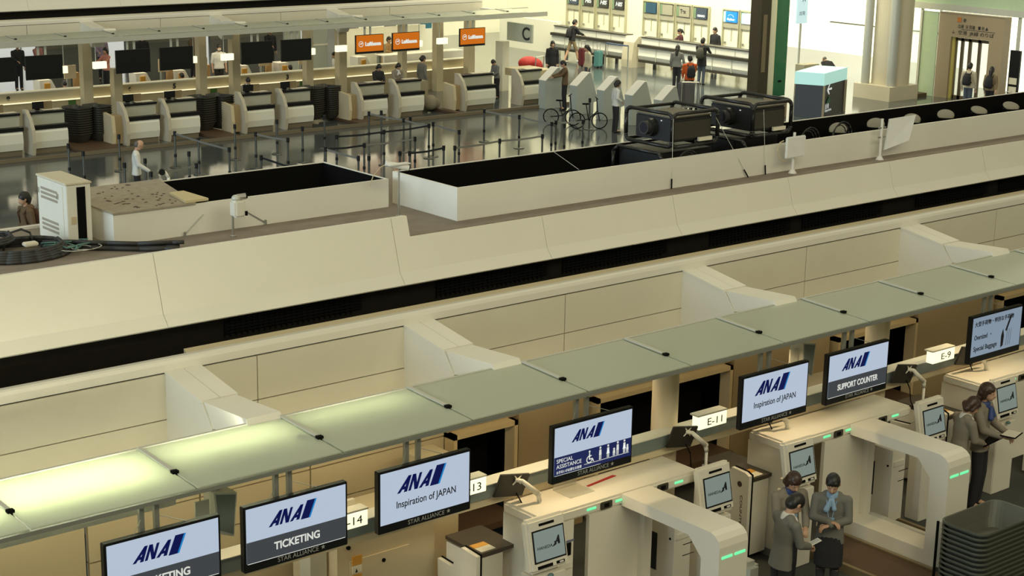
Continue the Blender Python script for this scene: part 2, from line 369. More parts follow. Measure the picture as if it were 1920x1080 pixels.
MB().box(x0+.03, x1-.03, y0+.03, y0+.04, z0+.01, z1-.008).box(x0+.03, x1-.03, y1-.04, y1-.03, z0+.01, z1-.008).box(x0+.03, x0+.04, y0+.03, y1-.03, z0+.01, z1-.008).box(x0+.03, x1-.03, y0+.03, y1-.03, z0, z0+.02).build('lining', BLACK, t)
# equipment cabinet
t = thing('equipment_cabinet', 'tall white equipment cabinet with vents and a black glass strip', 'equipment cabinet', (7.62, 16.72, 3.9))
x0, x1, y0, y1, z0, z1 = 7.62, 7.90, 16.68, 17.42, 3.9, 4.58
CAB = mat('cabinet_enamel', (.74, .72, .62), .4, var=.03)
MB().box(x0, x1, y0, y1, z0, z1, .006).build('body', CAB, t)
MB().box(x0-.012, x1+.012, y0-.012, y1+.012, z1, z1+.022, .005).build('lid', mat('dusty_lid', (.62, .56, .42), .8, var=.15, scale=20), t)
MB().box(x0+.115, x0+.215, y0-.006, y0, z0+.04, z1-.03).build('glass_strip', BLACK, t)
MB().box(x0+.04, x0+.10, y0-.008, y0, z0+.25, z0+.33).build('latch', PAPT, t)
MB().box(x0-.006, x0, y0+.09, y1-.03, z0+.05, z1-.03).build('side_door', CAB, t)
for zz in (.45, .10):
    m = MB()
    for k in range(3): m.box(x0-.009, x0-.005, y0+.22, y1-.10, z0+zz+k*.05, z0+zz+k*.05+.028)
    m.build('vent', mat('vent_grey', (.32, .28, .22), .7), t)
MB().box(x0-.02, x0-.006, y0+.19, y0+.21, z0+.5, z0+.56).box(x0-.02, x0-.006, y1-.06, y1-.04, z0+.5, z0+.56).build('hinge', STEEL, t)
# cable coils on the roof
CABM = mat('black_cable', (.035, .035, .032), .6, var=0)
def coil(cx, cy, rx, ry, z, r, turns, seed):
    q = random.Random(seed); m = MB(); pts = []
    for i in range(turns*20+1):
        a = 2*PI*i/20; k = 1-.04*(i//20) + q.uniform(-.01, .01)
        pts.append((cx+rx*k*math.cos(a), cy+ry*k*math.sin(a), z+r+.022*(i//20)+q.uniform(0, .006)))
    m.tube(pts, r, 7); return m
one('cable_coil', coil(7.05, 16.62, .52, .40, 3.9, .022, 5, 1), CABM, 'big loose coil of thick black cable at the left edge of the gutter', 'cable coil', smooth=True)
one('cable_coil', coil(6.7, 16.9, .38, .26, 4.02, .018, 3, 2), CABM, 'smaller black cable coil lying on top behind the big coil', 'cable coil', smooth=True)
for i, (dy, zz) in enumerate(((0, 0), (.05, .0), (.10, .01), (.05, .05))):
    pts = [(7.35, 16.7+dy, 3.93+zz), (7.6, 16.5+dy, 3.94+zz), (7.9, 16.28+dy*.9, 3.93+zz), (8.15, 16.06+dy, 3.93+zz), (8.36+.04*i, 15.9+dy, 3.93+zz), (8.5+.03*i, 15.84+dy, 3.93+zz)]
    one('thick_cable', MB().tube(pts, .024, 8), CABM, ['front', 'second', 'back', 'top'][i]+' strand of the thick black cable bundle along the white box', 'cable', 'thick black cable bundle', smooth=True)
one('teal_wire_bundle', MB().tube([(7.32+.12*math.sin(k*1.3)+k*.022, 16.62-.022*k+.10*math.cos(k*1.7), 3.98+.02*math.sin(k)) for k in range(16)], .009, 6).tube([(7.4+.03*k, 16.55+.03*math.sin(k*2), 4.0) for k in range(14)], .008, 6), mat('teal_wire', (.10, .22, .19), .5), 'tangled teal wires draped over the cable bundle', 'wires', smooth=True)
one('white_wire_loop', MB().tube([(7.5+.20*math.cos(a*.5)+.01*a, 16.32+.14*math.sin(a*.5), 3.97) for a in range(22)], .005, 5), LGREY, 'thin white wire loops in front of the cables', 'wire', smooth=True)
one('junction_box', MB().box(8.23, 8.33, 15.66, 15.76, 3.9, 3.95, .01), PAPER, 'small cream junction box beside the cable end', 'junction box')
one('junction_box', MB().box(7.05, 7.2, 16.5, 16.6, 4.01, 4.05, .01), PAPER, 'small cream box lying inside the big cable coil', 'junction box')
one('black_hose', MB().tube([(6.95, 16.85, 3.92), (6.98, 16.85, 4.04), (7.05, 16.85, 4.11), (7.16, 16.85, 4.13), (7.26, 16.86, 4.08), (7.3, 16.86, 3.94)], .012, 7), CABM, 'thin black hose arching over the back rim', 'hose', smooth=True)
# box cameras on posts
t = thing('box_camera', 'grey camera housing on a pole in front of the left roof box', 'camera', (9.32, 16.1, 3.9))
MB().cyl((9.33, 16.12, 3.9), (9.33, 16.12, 4.24), .014).cyl((9.33, 16.12, 3.9), (9.33, 16.12, 3.915), .035).build('pole', STEEL, t, smooth=False)
MB().box(9.31, 9.45, 16.02, 16.16, 4.13, 4.32, .02).build('housing', CAB, t)
MB().sph((9.37, 16.10, 4.34), (.055, .055, .04)).build('dome', LGREY, t, smooth=True)
MB().cyl((9.38, 16.1, 4.35), (9.47, 16.06, 4.36), .035, .035, 16).build('lens_barrel', STEEL, t)
MB().cyl((9.47, 16.06, 4.36), (9.485, 16.053, 4.361), .028, .028, 16).build('lens', BLACK, t)
MB().box(9.43, 9.455, 16.0, 16.02, 4.15, 4.2).build('label', BLACK, t)
t = thing('bullet_camera', 'white bullet camera on a slim pole between the two roof boxes', 'camera', (11.5, 15.95, 3.9))
MB().cyl((11.5, 15.95, 3.9), (11.5, 15.95, 4.46), .011).cyl((11.5, 15.95, 3.9), (11.5, 15.95, 4.18), .016).cyl((11.5, 15.95, 3.9), (11.5, 15.95, 3.91), .04).build('pole', STEEL, t)
MB().cyl((11.36, 16.02, 4.545), (11.62, 15.92, 4.48), .035, .035, 16).build('housing', mat('camera_white', (.78, .78, .72), .35), t, smooth=False)
MB().cyl((11.62, 15.92, 4.48), (11.63, 15.916, 4.4775), .028).build('lens', BLACK, t)
MB().box(11.34, 11.64, 15.9, 16.0, 4.53, 4.54).build('sunshield', MATS['camera_white'], t)
MB().tube([(11.37, 16.03, 4.53), (11.3, 16.05, 4.5), (11.22, 16.08, 4.4), (11.18, 16.1, 4.28)], .006, 6).build('cable', PAPT, t)
# antenna panels
t = thing('antenna_panel', 'small square white antenna panel on a post, left of the tilted one', 'antenna panel', (17.6, 15.18, 3.9))
MB().cyl((17.66, 15.16, 3.9), (17.66, 15.16, 4.47), .02).cyl((17.66, 15.16, 3.9), (17.66, 15.16, 3.95), .06, .03).build('post', WHITE, t)
MB().box(17.42, 17.82, 15.08, 15.12, 4.13, 4.43, .015).build('panel', mat('antenna_white', (.80, .80, .76), .4), t)
MB().tube([(17.42, 15.14, 4.38), (17.34, 15.14, 4.36), (17.30, 15.14, 4.25), (17.36, 15.14, 4.12), (17.5, 15.14, 4.08)], .008, 6).build('cable', PAPT, t)
t = thing('antenna_panel', 'larger tilted white antenna panel on a post to the right', 'antenna panel', (19.57, 15.15, 3.9))
MB().cyl((19.57, 15.16, 3.9), (19.57, 15.16, 4.50), .02).cyl((19.57, 15.16, 3.9), (19.57, 15.16, 3.95), .06, .03).build('post', WHITE, t)
MB().hull([(19.60, 15.10, 4.05), (20.05, 15.02, 4.16), (20.22, 15.06, 4.52), (19.72, 15.14, 4.49), (19.62, 15.14, 4.04), (20.07, 15.06, 4.15), (20.24, 15.10, 4.51), (19.74, 15.18, 4.48)], [(0, 1, 2, 3), (7, 6, 5, 4), (0, 4, 5, 1), (1, 5, 6, 2), (2, 6, 7, 3), (3, 7, 4, 0)]).build('panel', MATS['antenna_white'], t)
MB().box(19.5, 19.66, 15.15, 15.17, 4.22, 4.24).box(19.5, 19.66, 15.15, 15.17, 4.36, 4.38).build('clamp', GREYM, t)
# stage projectors in tubular frames
PF = mat('projector_frame', (.018, .018, .016), .3, var=0); PB = mat('projector_body', (.014, .014, .013), .45); PT = mat('projector_top', (.16, .145, .10), .5)
def projector(label, x, y, z, ln, wd, h):
    """lens face at x, spanning wd along y; body ln long"""
    t = thing('stage_projector', label, 'projector', (x, y, z))
    MB().box(x+.05, x+ln-.06, y+.05, y+wd-.12, z+.05, z+h-.07, .02).build('body', PB, t)
    MB().box(x+.06, x+ln-.07, y+.06, y+wd-.13, z+h-.07, z+h-.055).build('top_cover', PT, t)
    cy = y+wd*.5; cz = z+h*.5
    MB().cyl((x+.05, cy, cz), (x-.03, cy, cz), .13, .12, 24).build('lens_ring', PF, t)
    MB().cyl((x-.03, cy, cz), (x-.10, cy, cz), .095, .09, 24).build('lens_barrel', mat('barrel_grey', (.04, .04, .036), .4), t)
    MB().cyl((x-.10, cy, cz), (x-.102, cy, cz), .07, .07, 24).build('lens', mat('lens_glass', (.02, .02, .03), .05, var=0), t)
    def loop(f):
        R = .08; pts = []
        for a0, u, v in ((PI, R, h-R), (PI/2, f[1]-R, h-R), (0, f[1]-R, R), (-PI/2, R, R)):
            for k in range(5): a = a0-k*PI/8; pts.append(f[0](u+R*math.cos(a), z+v+R*math.sin(a)))
        MB().tube(pts+[pts[0]], .027, 8).build('frame_loop', PF, t, smooth=True)
    loop((lambda u, v: (x, y+u, v), wd)); loop((lambda u, v: (x+ln, y+u, v), wd)); loop((lambda u, v: (x+u, y, v), ln))
    MB().cyl((x, y+wd-.03, z+h-.02), (x+ln, y+wd-.03, z+h-.02), .024).build('frame_rail', PF, t)
    MB().cyl((x, y+wd-.03, z+.02), (x+ln, y+wd-.03, z+.02), .024).build('frame_rail', PF, t)
    MB().box(x+.08, x+ln-.1, y+.04, y+.05, z+.09, z+h-.12).build('side_grille', mat('grille_dark', (.045, .04, .028), .5), t)
    MB().box(x+.04, x+.05, y+wd*.28, y+wd*.30, z+h*.72, z+h*.75).build('indicator', LETW, t)
    MB().box(x+ln-.35, x+ln-.1, y-.005, y+.03, z+.04, z+.09).build('cable_plug', PAPER, t)
    return t
projector('black stage projector in a tubular frame, nearer of the two', 15.58, 15.47, 4.41, .86, .88, .44)
projector('black stage projector in a tubular frame, behind and right of the nearer one', 17.08, 15.42, 4.43, .78, .98, .44)
t = thing('stage_projector', 'black projector mostly sunk inside the roof box under the nearer one', 'projector', (15.1, 15.6, 3.92))
MB().box(15.5, 16.5, 15.6, 16.4, 3.93, 4.32, .02).build('body', PB, t)
MB().tube([(15.4, 15.45, 3.95), (15.4, 15.45, 4.26), (15.4, 15.53, 4.34), (15.4, 16.3, 4.34), (15.4, 16.4, 4.26), (15.4, 16.4, 3.95)], .024, 8).build('frame_loop', PF, t, smooth=True)
t = thing('stage_projector', 'black projector mostly sunk inside the roof box under the farther one', 'projector', (17.0, 15.6, 3.92))
MB().box(17.1, 18.0, 15.75, 16.5, 3.93, 4.34, .02).build('body', PB, t)
MB().tube([(17.0, 15.45, 3.95), (17.0, 15.45, 4.28), (17.0, 15.53, 4.36), (17.0, 16.3, 4.36), (17.0, 16.4, 4.28), (17.0, 16.4, 3.95)], .024, 8).build('frame_loop', PF, t, smooth=True)
for i, (x, y) in enumerate(((15.85, 15.42), (18.75, 15.8), (19.6, 15.9))):
    m = MB()
    for k in range(3):
        m.tube([(x+(.22-.03*k)*math.cos(a*PI/8), y+.03*k, 4.12+(.24-.03*k)*math.sin(a*PI/8)) for a in range(9)], .009, 6)
    one('cable_loops', m, CABM, ['black cable loops hanging below the nearer projector', 'black cable loops in the box right of the projectors', 'black cable loops behind the tilted antenna panel'][i], 'cable', smooth=True)
for i, (x, y, a) in enumerate(((19.92, 16.25, .5), (20.82, 16.25, .45), (21.72, 16.25, .4), (22.6, 16.25, .35), (23.5, 16.25, .15), (24.4, 16.25, .2))):
    t = thing('dome_lamp', 'black high-bay lamp with silver dish top, '+['left of the tilted antenna', 'directly left of the antenna post', 'behind the tilted antenna', 'first right of the antenna', 'second right of the antenna', 'at the right edge'][i], 'lamp', (x, y, 3.92), group='lamps in the long roof box')
    MB().cyl((x, y, 3.93), (x, y, 4.13), .12, .14, 20).build('drum', BLACK, t)
    R = Matrix.Rotation(-a*1.2, 3, 'Y') @ Matrix.Rotation(.35, 3, 'X')
    MB().sph((x, y, 4.17), (.14, .14, .018), R, u=24).build('dish', mat('dish_silver', (.20, .185, .13), .5, var=.12, scale=20), t, smooth=True)
    MB().box(x-.02+.4, x+.25+.4, y-.35, y-.2, 3.95, 4.12, .05).build('ballast', mat('ballast_grey', (.11, .11, .10), .6), t)
for i, (a, b) in enumerate((((15.43, 15.29, 3.905), (15.56, 15.44, 4.8)), ((16.9, 15.29, 3.905), (16.35, 15.42, 4.75)), ((17.25, 15.29, 3.905), (17.2, 15.34, 4.8)), ((13.9, 15.36, 4.28), (14.5, 16.6, 4.3)))):
    t = thing('guy_wire', ['left', 'slanting middle', 'upright right', 'lone far-left'][i]+' thin guy wire anchored on the gutter under the projectors', 'guy wire', a)
    MB().cyl(a, b, .0035, .0035, 6).build('wire', LGREY, t)
    d = (Vector(b)-Vector(a)).normalized()
    MB().cyl(a, Vector(a)+d*.13, .010, .010, 8).build('turnbuckle', BLACK, t)
for i, (a, b) in enumerate((((8.9, 16.45, 3.92), (9.15, 16.46, 4.12)), ((9.95, 16.45, 3.93), (9.6, 16.46, 4.15)))):
    one('brace_strut', MB().cyl(a, b, .006, .006, 6).box(a[0]-.01, a[0]+.01, a[1]-.02, a[1], a[2]-.02, a[2]+.03), GREYM, ['left', 'right'][i]+' thin slanting strut against the front of the left roof box', 'strut')
# ================================================================== SIGN MONITORS
def logo(x, z, s, y, par):
    """three slanted letters and the two-tone slash; s = letter height"""
    k = .36
    def poly(mb, P):
        mb.prism([(x+s*(px+k*pz), z+s*pz) for px, pz in P], 'y', y-.002, y)
    m = MB()
    for ox in (0, 1.62):
        poly(m, [(ox, 0), (ox+.22, 0), (ox+.66, .84), (ox+.66, 1), (ox+.50, 1)])
        poly(m, [(ox+.50, 1), (ox+.72, 1), (ox+.74, 0), (ox+.50, 0)])
        poly(m, [(ox+.30, .18), (ox+.56, .18), (ox+.56, .36), (ox+.40, .36)])
    poly(m, [(.83, 0), (1.02, 0), (1.02, 1), (.83, 1)]); poly(m, [(1.34, 0), (1.53, 0), (1.53, 1), (1.34, 1)])
    poly(m, [(.83, 1), (1.07, 1), (1.53, 0), (1.29, 0)])
    m.build('lettering', NAVY, par)
    m = MB(); P = [(2.50, -.06), (3.12, -.06), (3.12, 1.18), (2.50, 1.18)]
    m.prism([(x+s*(px+.42*pz), z+s*pz) for px, pz in P], 'y', y-.002, y); m.build('emblem', NAVY, par)
    m = MB(); P = [(3.12, -.06), (3.25, -.06), (3.25, 1.18), (3.12, 1.18)]
    m.prism([(x+s*(px+.42*pz), z+s*pz) for px, pz in P], 'y', y-.002, y); m.build('emblem_edge', SKYB, par)
ys = 11.95
def star(mb, cx, cz, r, y):
    pts = [(cx+r*(1 if k % 2 == 0 else .45)*math.sin(k*PI/5), cz+r*(1 if k % 2 == 0 else .45)*math.cos(k*PI/5)) for k in range(10)]
    mb.prism(pts, 'y', y-.0015, y); return mb
def monitor(x0, kind, label, w_=1.09, tilt=0):
    x1 = x0+w_; z0, z1 = 1.935, 2.555
    t = thing('sign_monitor', label, 'sign monitor', (x0, ys, z0), group=None)
    MB().box(x0, x1, ys, ys+.07, z0, z1, .006).build('housing', BEZ, t)
    b = .022; zb = z0+.085; y = ys-.002
    s = MB().box(x0+b, x1-b, y, ys, zb, z1-b).build('screen', SCRW, t)
    cx = (x0+x1)/2
    if kind == 'japan':
        logo(x0+.21, 2.30, .155, y, s)
        text('Inspiration of JAPAN', INK, s, (x0+.20, y, 2.155), width=.70, size=.10, bold=.001)
    elif kind in ('ticket', 'support'):
        MB().box(x0+b, x1-b, y-.002, y, zb, zb+.20).build('banner', SCRG, t)
        MB().box(x0+.03, x1-.03, y-.003, y-.001, zb-.006, zb-.001).build('rule', LETW, t)
        logo(x0+.25, 2.315, .135, y, s)
        text('TICKETING' if kind == 'ticket' else 'SUPPORT COUNTER', LETW, s, (cx, y-.003, zb+.07), width=.48 if kind == 'ticket' else .74, size=.10, bold=.0025, center=True)
    elif kind == 'special':
        MB().box(x0+b, x1-b, y-.002, y, zb, zb+.20).build('banner', NAVYE, t)
        MB().box(x0+.03, x1-.45, y-.003, y-.001, zb+.0, zb+.004).box(x0+.43, x1-.05, y-.003, y-.001, zb+.04, zb+.045).build('rule', LETW, t)
        logo(x0+.25, 2.34, .12, y, s)
        text('SPECIAL', LETW, s, (x0+.05, y-.003, zb+.135), width=.22, size=.06)
        text('ASSISTANCE', LETW, s, (x0+.05, y-.003, zb+.075), width=.34, size=.06)
        text('お手伝いが必要なお客様', LETW, s, (x0+.05, y-.003, zb+.022), width=.34, size=.035)
        m = MB(); yy = y-.003
        def pic(px, hh, skirt=False):
            m.cyl((px, yy-.001, zb+.055+hh), (px, yy, zb+.055+hh), .013)
            m.prism([(px-.017, zb+.05+hh*.45), (px+.017, zb+.05+hh*.45), (px+.014, zb+.05+hh*.88), (px-.014, zb+.05+hh*.88)], 'y', yy-.001, yy)
            if skirt: m.prism([(px-.024, zb+.05+hh*.35), (px+.024, zb+.05+hh*.35), (px, zb+.05+hh*.8)], 'y', yy-.001, yy)
            for q in (-.009, .009): m.prism([(px+q-.005, zb+.05), (px+q+.005, zb+.05), (px+q+.006, zb+.05+hh*.5), (px+q-.006, zb+.05+hh*.5)], 'y', yy-.001, yy)
        pic(x0+.65, .125); pic(x0+.76, .125, True); pic(x0+.845, .07); pic(x0+.895, .13); pic(x0+.99, .13, True); pic(x0+1.035, .07)
        cxx, czz, rr = x0+.50, zb+.085, .036
        for k in range(18):
            if 13 <= k <= 15: continue
            a = PI*.65+k*2*PI/18; m.box(cxx+rr*math.cos(a)-.006, cxx+rr*math.cos(a)+.006, yy-.001, yy, czz+rr*math.sin(a)-.006, czz+rr*math.sin(a)+.006)
        m.cyl((cxx+.0, yy-.001, czz+.085), (cxx, yy, czz+.085), .012)
        m.box(cxx-.007, cxx+.007, yy-.001, yy, czz, czz+.07).box(cxx, cxx+.04, yy-.001, yy, czz-.004, czz+.008).box(cxx, cxx+.03, yy-.001, yy, czz+.032, czz+.042).prism([(cxx+.035, czz+.004), (cxx+.047, czz+.004), (cxx+.065, czz-.03), (cxx+.053, czz-.034)], 'y', yy-.001, yy)
        m.build('pictograms', LETW, s)
    elif kind == 'baggage':
        s.data.materials[0] = mat('screen_blue_grey', (.1, .1, .1), .3, emit=(.20, .27, .36), es=1.0)
        text('大型手荷物・特別な手荷物', INK, s, (x0+.06, y-.001, 2.42), width=.84, size=.07, bold=.001)
        text('Oversized  ・', INK, s, (x0+.07, y-.001, 2.24), width=.36, size=.09, bold=.001)
        text('Special Baggage', INK, s, (x0+.07, y-.001, 2.09), width=.50, size=.09, bold=.001)
        m = MB(); yy = y
        for k in range(3): m.prism([(x0+.77+.04*k, 2.06), (x0+.775+.04*k, 2.06), (x0+.795+.04*k, 2.28), (x0+.79+.04*k, 2.28)], 'y', yy-.001, yy)
        m.prism([(x0+.66, 2.05), (x0+.71, 2.07), (x0+.72, 2.2), (x0+.69, 2.3), (x0+.655, 2.2)], 'y', yy-.001, yy)
        m.prism([(x0+.74, 2.27), (x0+.77, 2.25), (x0+.86, 2.44), (x0+.83, 2.46)], 'y', yy-.001, yy)
        m.build('pictograms', INK, s)
    if kind != 'baggage':
        text('STAR ALLIANCE', LETG, t, (cx+.01, ys-.001, z0+.026), width=.43, size=.062, center=True)
        star(MB(), cx+.275, z0+.048, .024, ys).build('star_mark', LETG, t)
    xc = cx-.06
    for xx in (xc-.07, xc+.07):
        MB().box(xx-.022, xx+.022, ys+.12, ys+.16, 2.0, 2.78).build('hanger_post', GREYM, t)
    MB().box(xc-.2, xc+.2, ys+.07, ys+.12, 2.1, 2.4).build('wall_plate', GREYM, t)
    MB().cyl((x0+.3, ys+.05, z1), (xc-.07, ys+.13, z1+.09), .0035, n=6).build('stay_wire', GREYM, t); MB().cyl((xc+.07, ys+.13, z1+.09), (x1-.3, ys+.05, z1), .0035, n=6).build('stay_wire', GREYM, t)
    return t
monitor(5.63, 'ticket', 'leftmost sign monitor, TICKETING on its grey band cut by the bottom edge')
monitor(6.95, 'ticket', 'sign monitor with TICKETING on a grey band, second from the left')
monitor(8.385, 'japan', 'sign monitor reading Inspiration of JAPAN beside the TICKETING one')
monitor(10.525, 'special', 'sign monitor with a navy SPECIAL ASSISTANCE band over the first gate', 1.11)
monitor(13.30, 'japan', 'sign monitor reading Inspiration of JAPAN left of the SUPPORT COUNTER one', 1.115)
monitor(14.755, 'support', 'sign monitor with SUPPORT COUNTER on a grey band', 1.12)
monitor(17.535, 'baggage', 'sign monitor about oversized special baggage at the right edge', 1.10)
# number beam and number lights
t = thing('number_beam', 'long grey-green beam carrying the lit counter numbers', 'beam', (7, 12.7, 1.6))
MB().box(6.4, 26, 12.70, 12.9, 1.61, 1.755).build('beam_body', SLATE, t)
MB().box(6.4, 26, 12.69, 12.9, 1.755, 1.765).build('beam_top', LGREY, t)
MB().box(6.4, 26, 12.72, 12.9, 1.52, 1.61).build('lower_rail', BEIGE, t)
for i, (x, s_) in enumerate(((8.24, 'E-14'), (9.72, 'E-13'), (13.30, 'E-11'), (17.66, 'E-9'))):
    t = thing('number_light', 'lit counter number sign reading %s on the grey beam' % s_, 'number sign', (x, 12.58, 1.75), group=None)
    MB().box(x, x+.46, 12.58, 12.69, 1.76, 1.915, .004).build('light_box', NUML, t)
    MB().box(x-.01, x+.47, 12.585, 12.72, 1.916, 1.935).build('cap', LGREY, t)
    text(s_, INK, t, (x+.27, 12.577, 1.795), width=.24 if i != 3 else .2, size=.12, center=True)
for i, (x, y) in enumerate(((6.97, 12.5), (15.0, 12.55))):
    t = thing('speaker_box', ['brown-topped grey speaker box hanging behind the TICKETING monitors', 'grey speaker box hanging behind the SUPPORT COUNTER monitor'][i], 'speaker box', (x, y, 2.0))
    MB().prism([(x, 2.52), (x+.24, 2.47), (x+.20, 2.05), (x+.03, 2.12)], 'y', y, y+.2).build('housing', LGREY, t)
    MB().prism([(x+.02, 2.50), (x+.22, 2.455), (x+.19, 2.08), (x+.05, 2.15)], 'y', y-.006, y).build('grille', SLATE, t)
    MB().box(x-.16, x-.02, y+.05, y+.07, 2.15, 2.45).build('mounting_plate', LGREY, t)
    MB().cyl((x+.1, y+.1, 2.45), (x+.1, y+.1, 2.84), .015).build('drop_rod', GREYM, t)
# ================================================================== GATES AND COUNTERS IN FRONT
def gate(x, label, first):
    """x = left edge of the portal beam"""
    t = thing('bag_drop_gate', label, 'bag drop gate', (x, 12.15, 0))
    # top slab, portal beam, posts, plinth
    MB().box(x-1.15, x+1.20, 12.15, 12.76, 1.37, 1.50, .025).build('top_slab', GATE, t)
    prof = [(12.15, 1.50), (10.84, 1.50), (10.77, 1.475), (10.72, 1.43), (10.70, 1.36), (10.70, .05), (12.15, .05), (12.15, .28), (10.95, .28), (10.95, 1.18), (11.14, 1.37), (12.15, 1.37)]
    m = MB(); Q = [m.bm.verts.new((xx, p[0], p[1])) for xx in (x, x+.42) for p in prof]; n = len(prof)
    for i in range(n): m.bm.faces.new((Q[i], Q[n+i], Q[n+(i+1) % n], Q[(i+1) % n]))
    for o_ in (0, n):
        for q in ((0, 1, 10, 11), (1, 2, 10), (2, 3, 10), (3, 4, 9, 10), (4, 5, 8, 9), (5, 6, 7, 8)): m.bm.faces.new([Q[o_+i] for i in q])
    m.build('portal_frame', GATE, t)
    MB().box(x-.46, x+.28, 12.15, 12.2, .28, 1.37).build('back_panel', GATE, t)
    MB().box(x+.28, x+.40, 12.07, 12.15, .28, 1.37).build('inner_post', GATE, t)
    MB().box(x+.36, x+.42, 10.96, 12.05, .281, .30).build('sill_strip', LGREY, t)
    for a in (-.50, -.09, .35, .80):
        MB().box(x+a-.0, x+a+.13, 12.14, 12.152, 1.425, 1.45, .004).build('status_light', GREENL, t)
    for a in (-.31, .53):
        w1 = MB().box(x+a, x+a+.17, 12.138, 12.152, 1.39, 1.475, .01).build('scanner_window', mat('scanner_black', (.06, .055, .04), .3), t)
        MB().box(x+a+.05, x+a+.12, 12.134, 12.138, 1.41, 1.455).build('lens', BLACK, w1)
    for a in (.035, .225):
        MB().box(x+a, x+a+.16, 10.692, 10.702, 1.235, 1.265, .004).build('status_light', GREENL, t)
    # cabinets under both ends of the slab
    for side, a, b in (('left', -1.12, -.66), ('right', .68, .94)):
        c = MB().box(x+a, x+b, 12.0 if side == 'right' else 12.17, 12.78, .10, 1.37 if side == 'left' else 1.05).build('cabinet', GATE, t)
        yf = 12.0 if side == 'right' else 12.17
        MB().box(x+a, x+b, yf+.02, 12.76, 0, .10).build('plinth', GREYM, c)
        MB().box(x+a+.03, x+b-.03, yf-.02, yf, .84, .90).build('drawer', GATE, c)
        for z in (.75, .62): MB().box(x+a+.14, x+a+.32, yf-.006, yf, z, z+.006).build('slot', BLACK, c)
        if side == 'left':
            MB().box(x+b-.14, x+b-.04, yf-.012, yf, .98, 1.12).build('card_reader', BLACK, c)
            MB().box(x+b-.16, x+b, yf-.010, yf, 1.13, 1.15).build('blue_strip', mat('dull_blue', (.16, .18, .26), .5), c)
        else:
            MB().box(x+a-.008, x+a, 12.26, 12.44, .40, .84).build('dark_window', mat('dark_window', (.02, .024, .03), .2), c)
            MB().cyl((x+a-.008, 12.06, .84), (x+a, 12.06, .84), .014).build('lock', BLACK, c)
            MB().box(x+a+.02, x+b, 12.4, 12.78, 1.05, 1.37).build('upper_box', GATE, c)
    # lane floors with belts beside the plinth
    return t
def belt(x0, x1, y0, y1, label):
    t = thing('baggage_belt', label, 'conveyor belt', (x0, y0, 0))
    MB().box(x0+.06, x1-.06, y0+.06, y1, .004, .09).build('belt_surface', BROWN, t)
    MB().box(x0, x0+.05, y0, y1, .004, .11).box(x1-.05, x1, y0, y1, .004, .11).box(x0+.05, x1-.05, y0, y0+.05, .004, .11).build('rim', mat('belt_rim', (.32, .25, .14), .35, metal=.5), t)
    return t
def kiosk(x, label, w_=.52):
    """screen kiosk: slanted tablet head on a cabinet; x = left edge"""
    y0 = 11.90; t = thing('check_in_kiosk', label, 'kiosk', (x, y0, 0))
    def slab(u0, u1, v0, v1, d0, d1, name, m, par, bev=0):
        # u along width, v up the slanted face, d depth behind the face
        mb = MB().box(u0, u1, d0, d1, v0, v1, bev)
        R = Matrix.Translation((x, y0, 1.04)) @ Matrix.Rotation(-.20, 4, 'X')
        mb.bm.transform(R); return mb.build(name, m, par)
    h = slab(0, w_, 0, .56, 0, .11, 'head', GATE, t, .03)
    slab(.055, w_-.04, .10, .44, -.006, .002, 'screen_bezel', BEZ, h)
    s = slab(.072, w_-.056, .118, .424, -.010, -.005, 'screen', HAN, h)
    slab(.16, w_-.16, .475, .50, -.006, .002, 'camera_bar', BLACK, h)
    slab(.09, .29, .035, .068, -.006, .002, 'keypad', BLACK, h, .002)
    slab(.34, .45, .038, .068, -.006, .002, 'card_slot', BLACK, h, .002)
    slab(.38, .43, .046, .062, -.010, -.006, 'button', WHITE, h)
    R = Matrix.Rotation(-.20, 3, 'X'); o = Vector((x, y0, 1.04))
    q = o+R@Vector((.10, -.012, .235))
    text('HANEDA', INK, s, q, width=.20, size=.045, rot=(PI/2-.20, 0, 0))
    mb = MB()
    for P in ([(.30, .23), (.345, .275), (.365, .30), (.355, .245)], [(.365, .30), (.385, .335), (.40, .335), (.405, .245), (.38, .245)], [(.33, .27), (.40, .275), (.40, .285), (.33, .28)]):
        pts = [o+R@Vector((a, -.011, b)) for a, b in P]; pts2 = [p-Vector((0, .003, 0)) for p in pts]; k = len(pts)
        mb.hull(pts+pts2, [tuple(range(k)), tuple(range(k, 2*k))[::-1]]+[(i, (i+1) % k, k+(i+1) % k, k+i) for i in range(k)])
    mb.build('emblem', INK, s)
    MB().box(x+.10, x+w_-.08, y0+.10, y0+.24, .98, 1.10).build('neck', GATE, t)
    MB().box(x+.06, x+w_-.04, y0+.02, y0+.24, .004, .98, .01).build('pedestal', GATE, t)
    MB().sph((x+.24, y0-.02, .99), (.035, .03, .02)).build('scanner_eye', mat('teal_eye', (.10, .18, .18), .2), t, smooth=True)
    return t
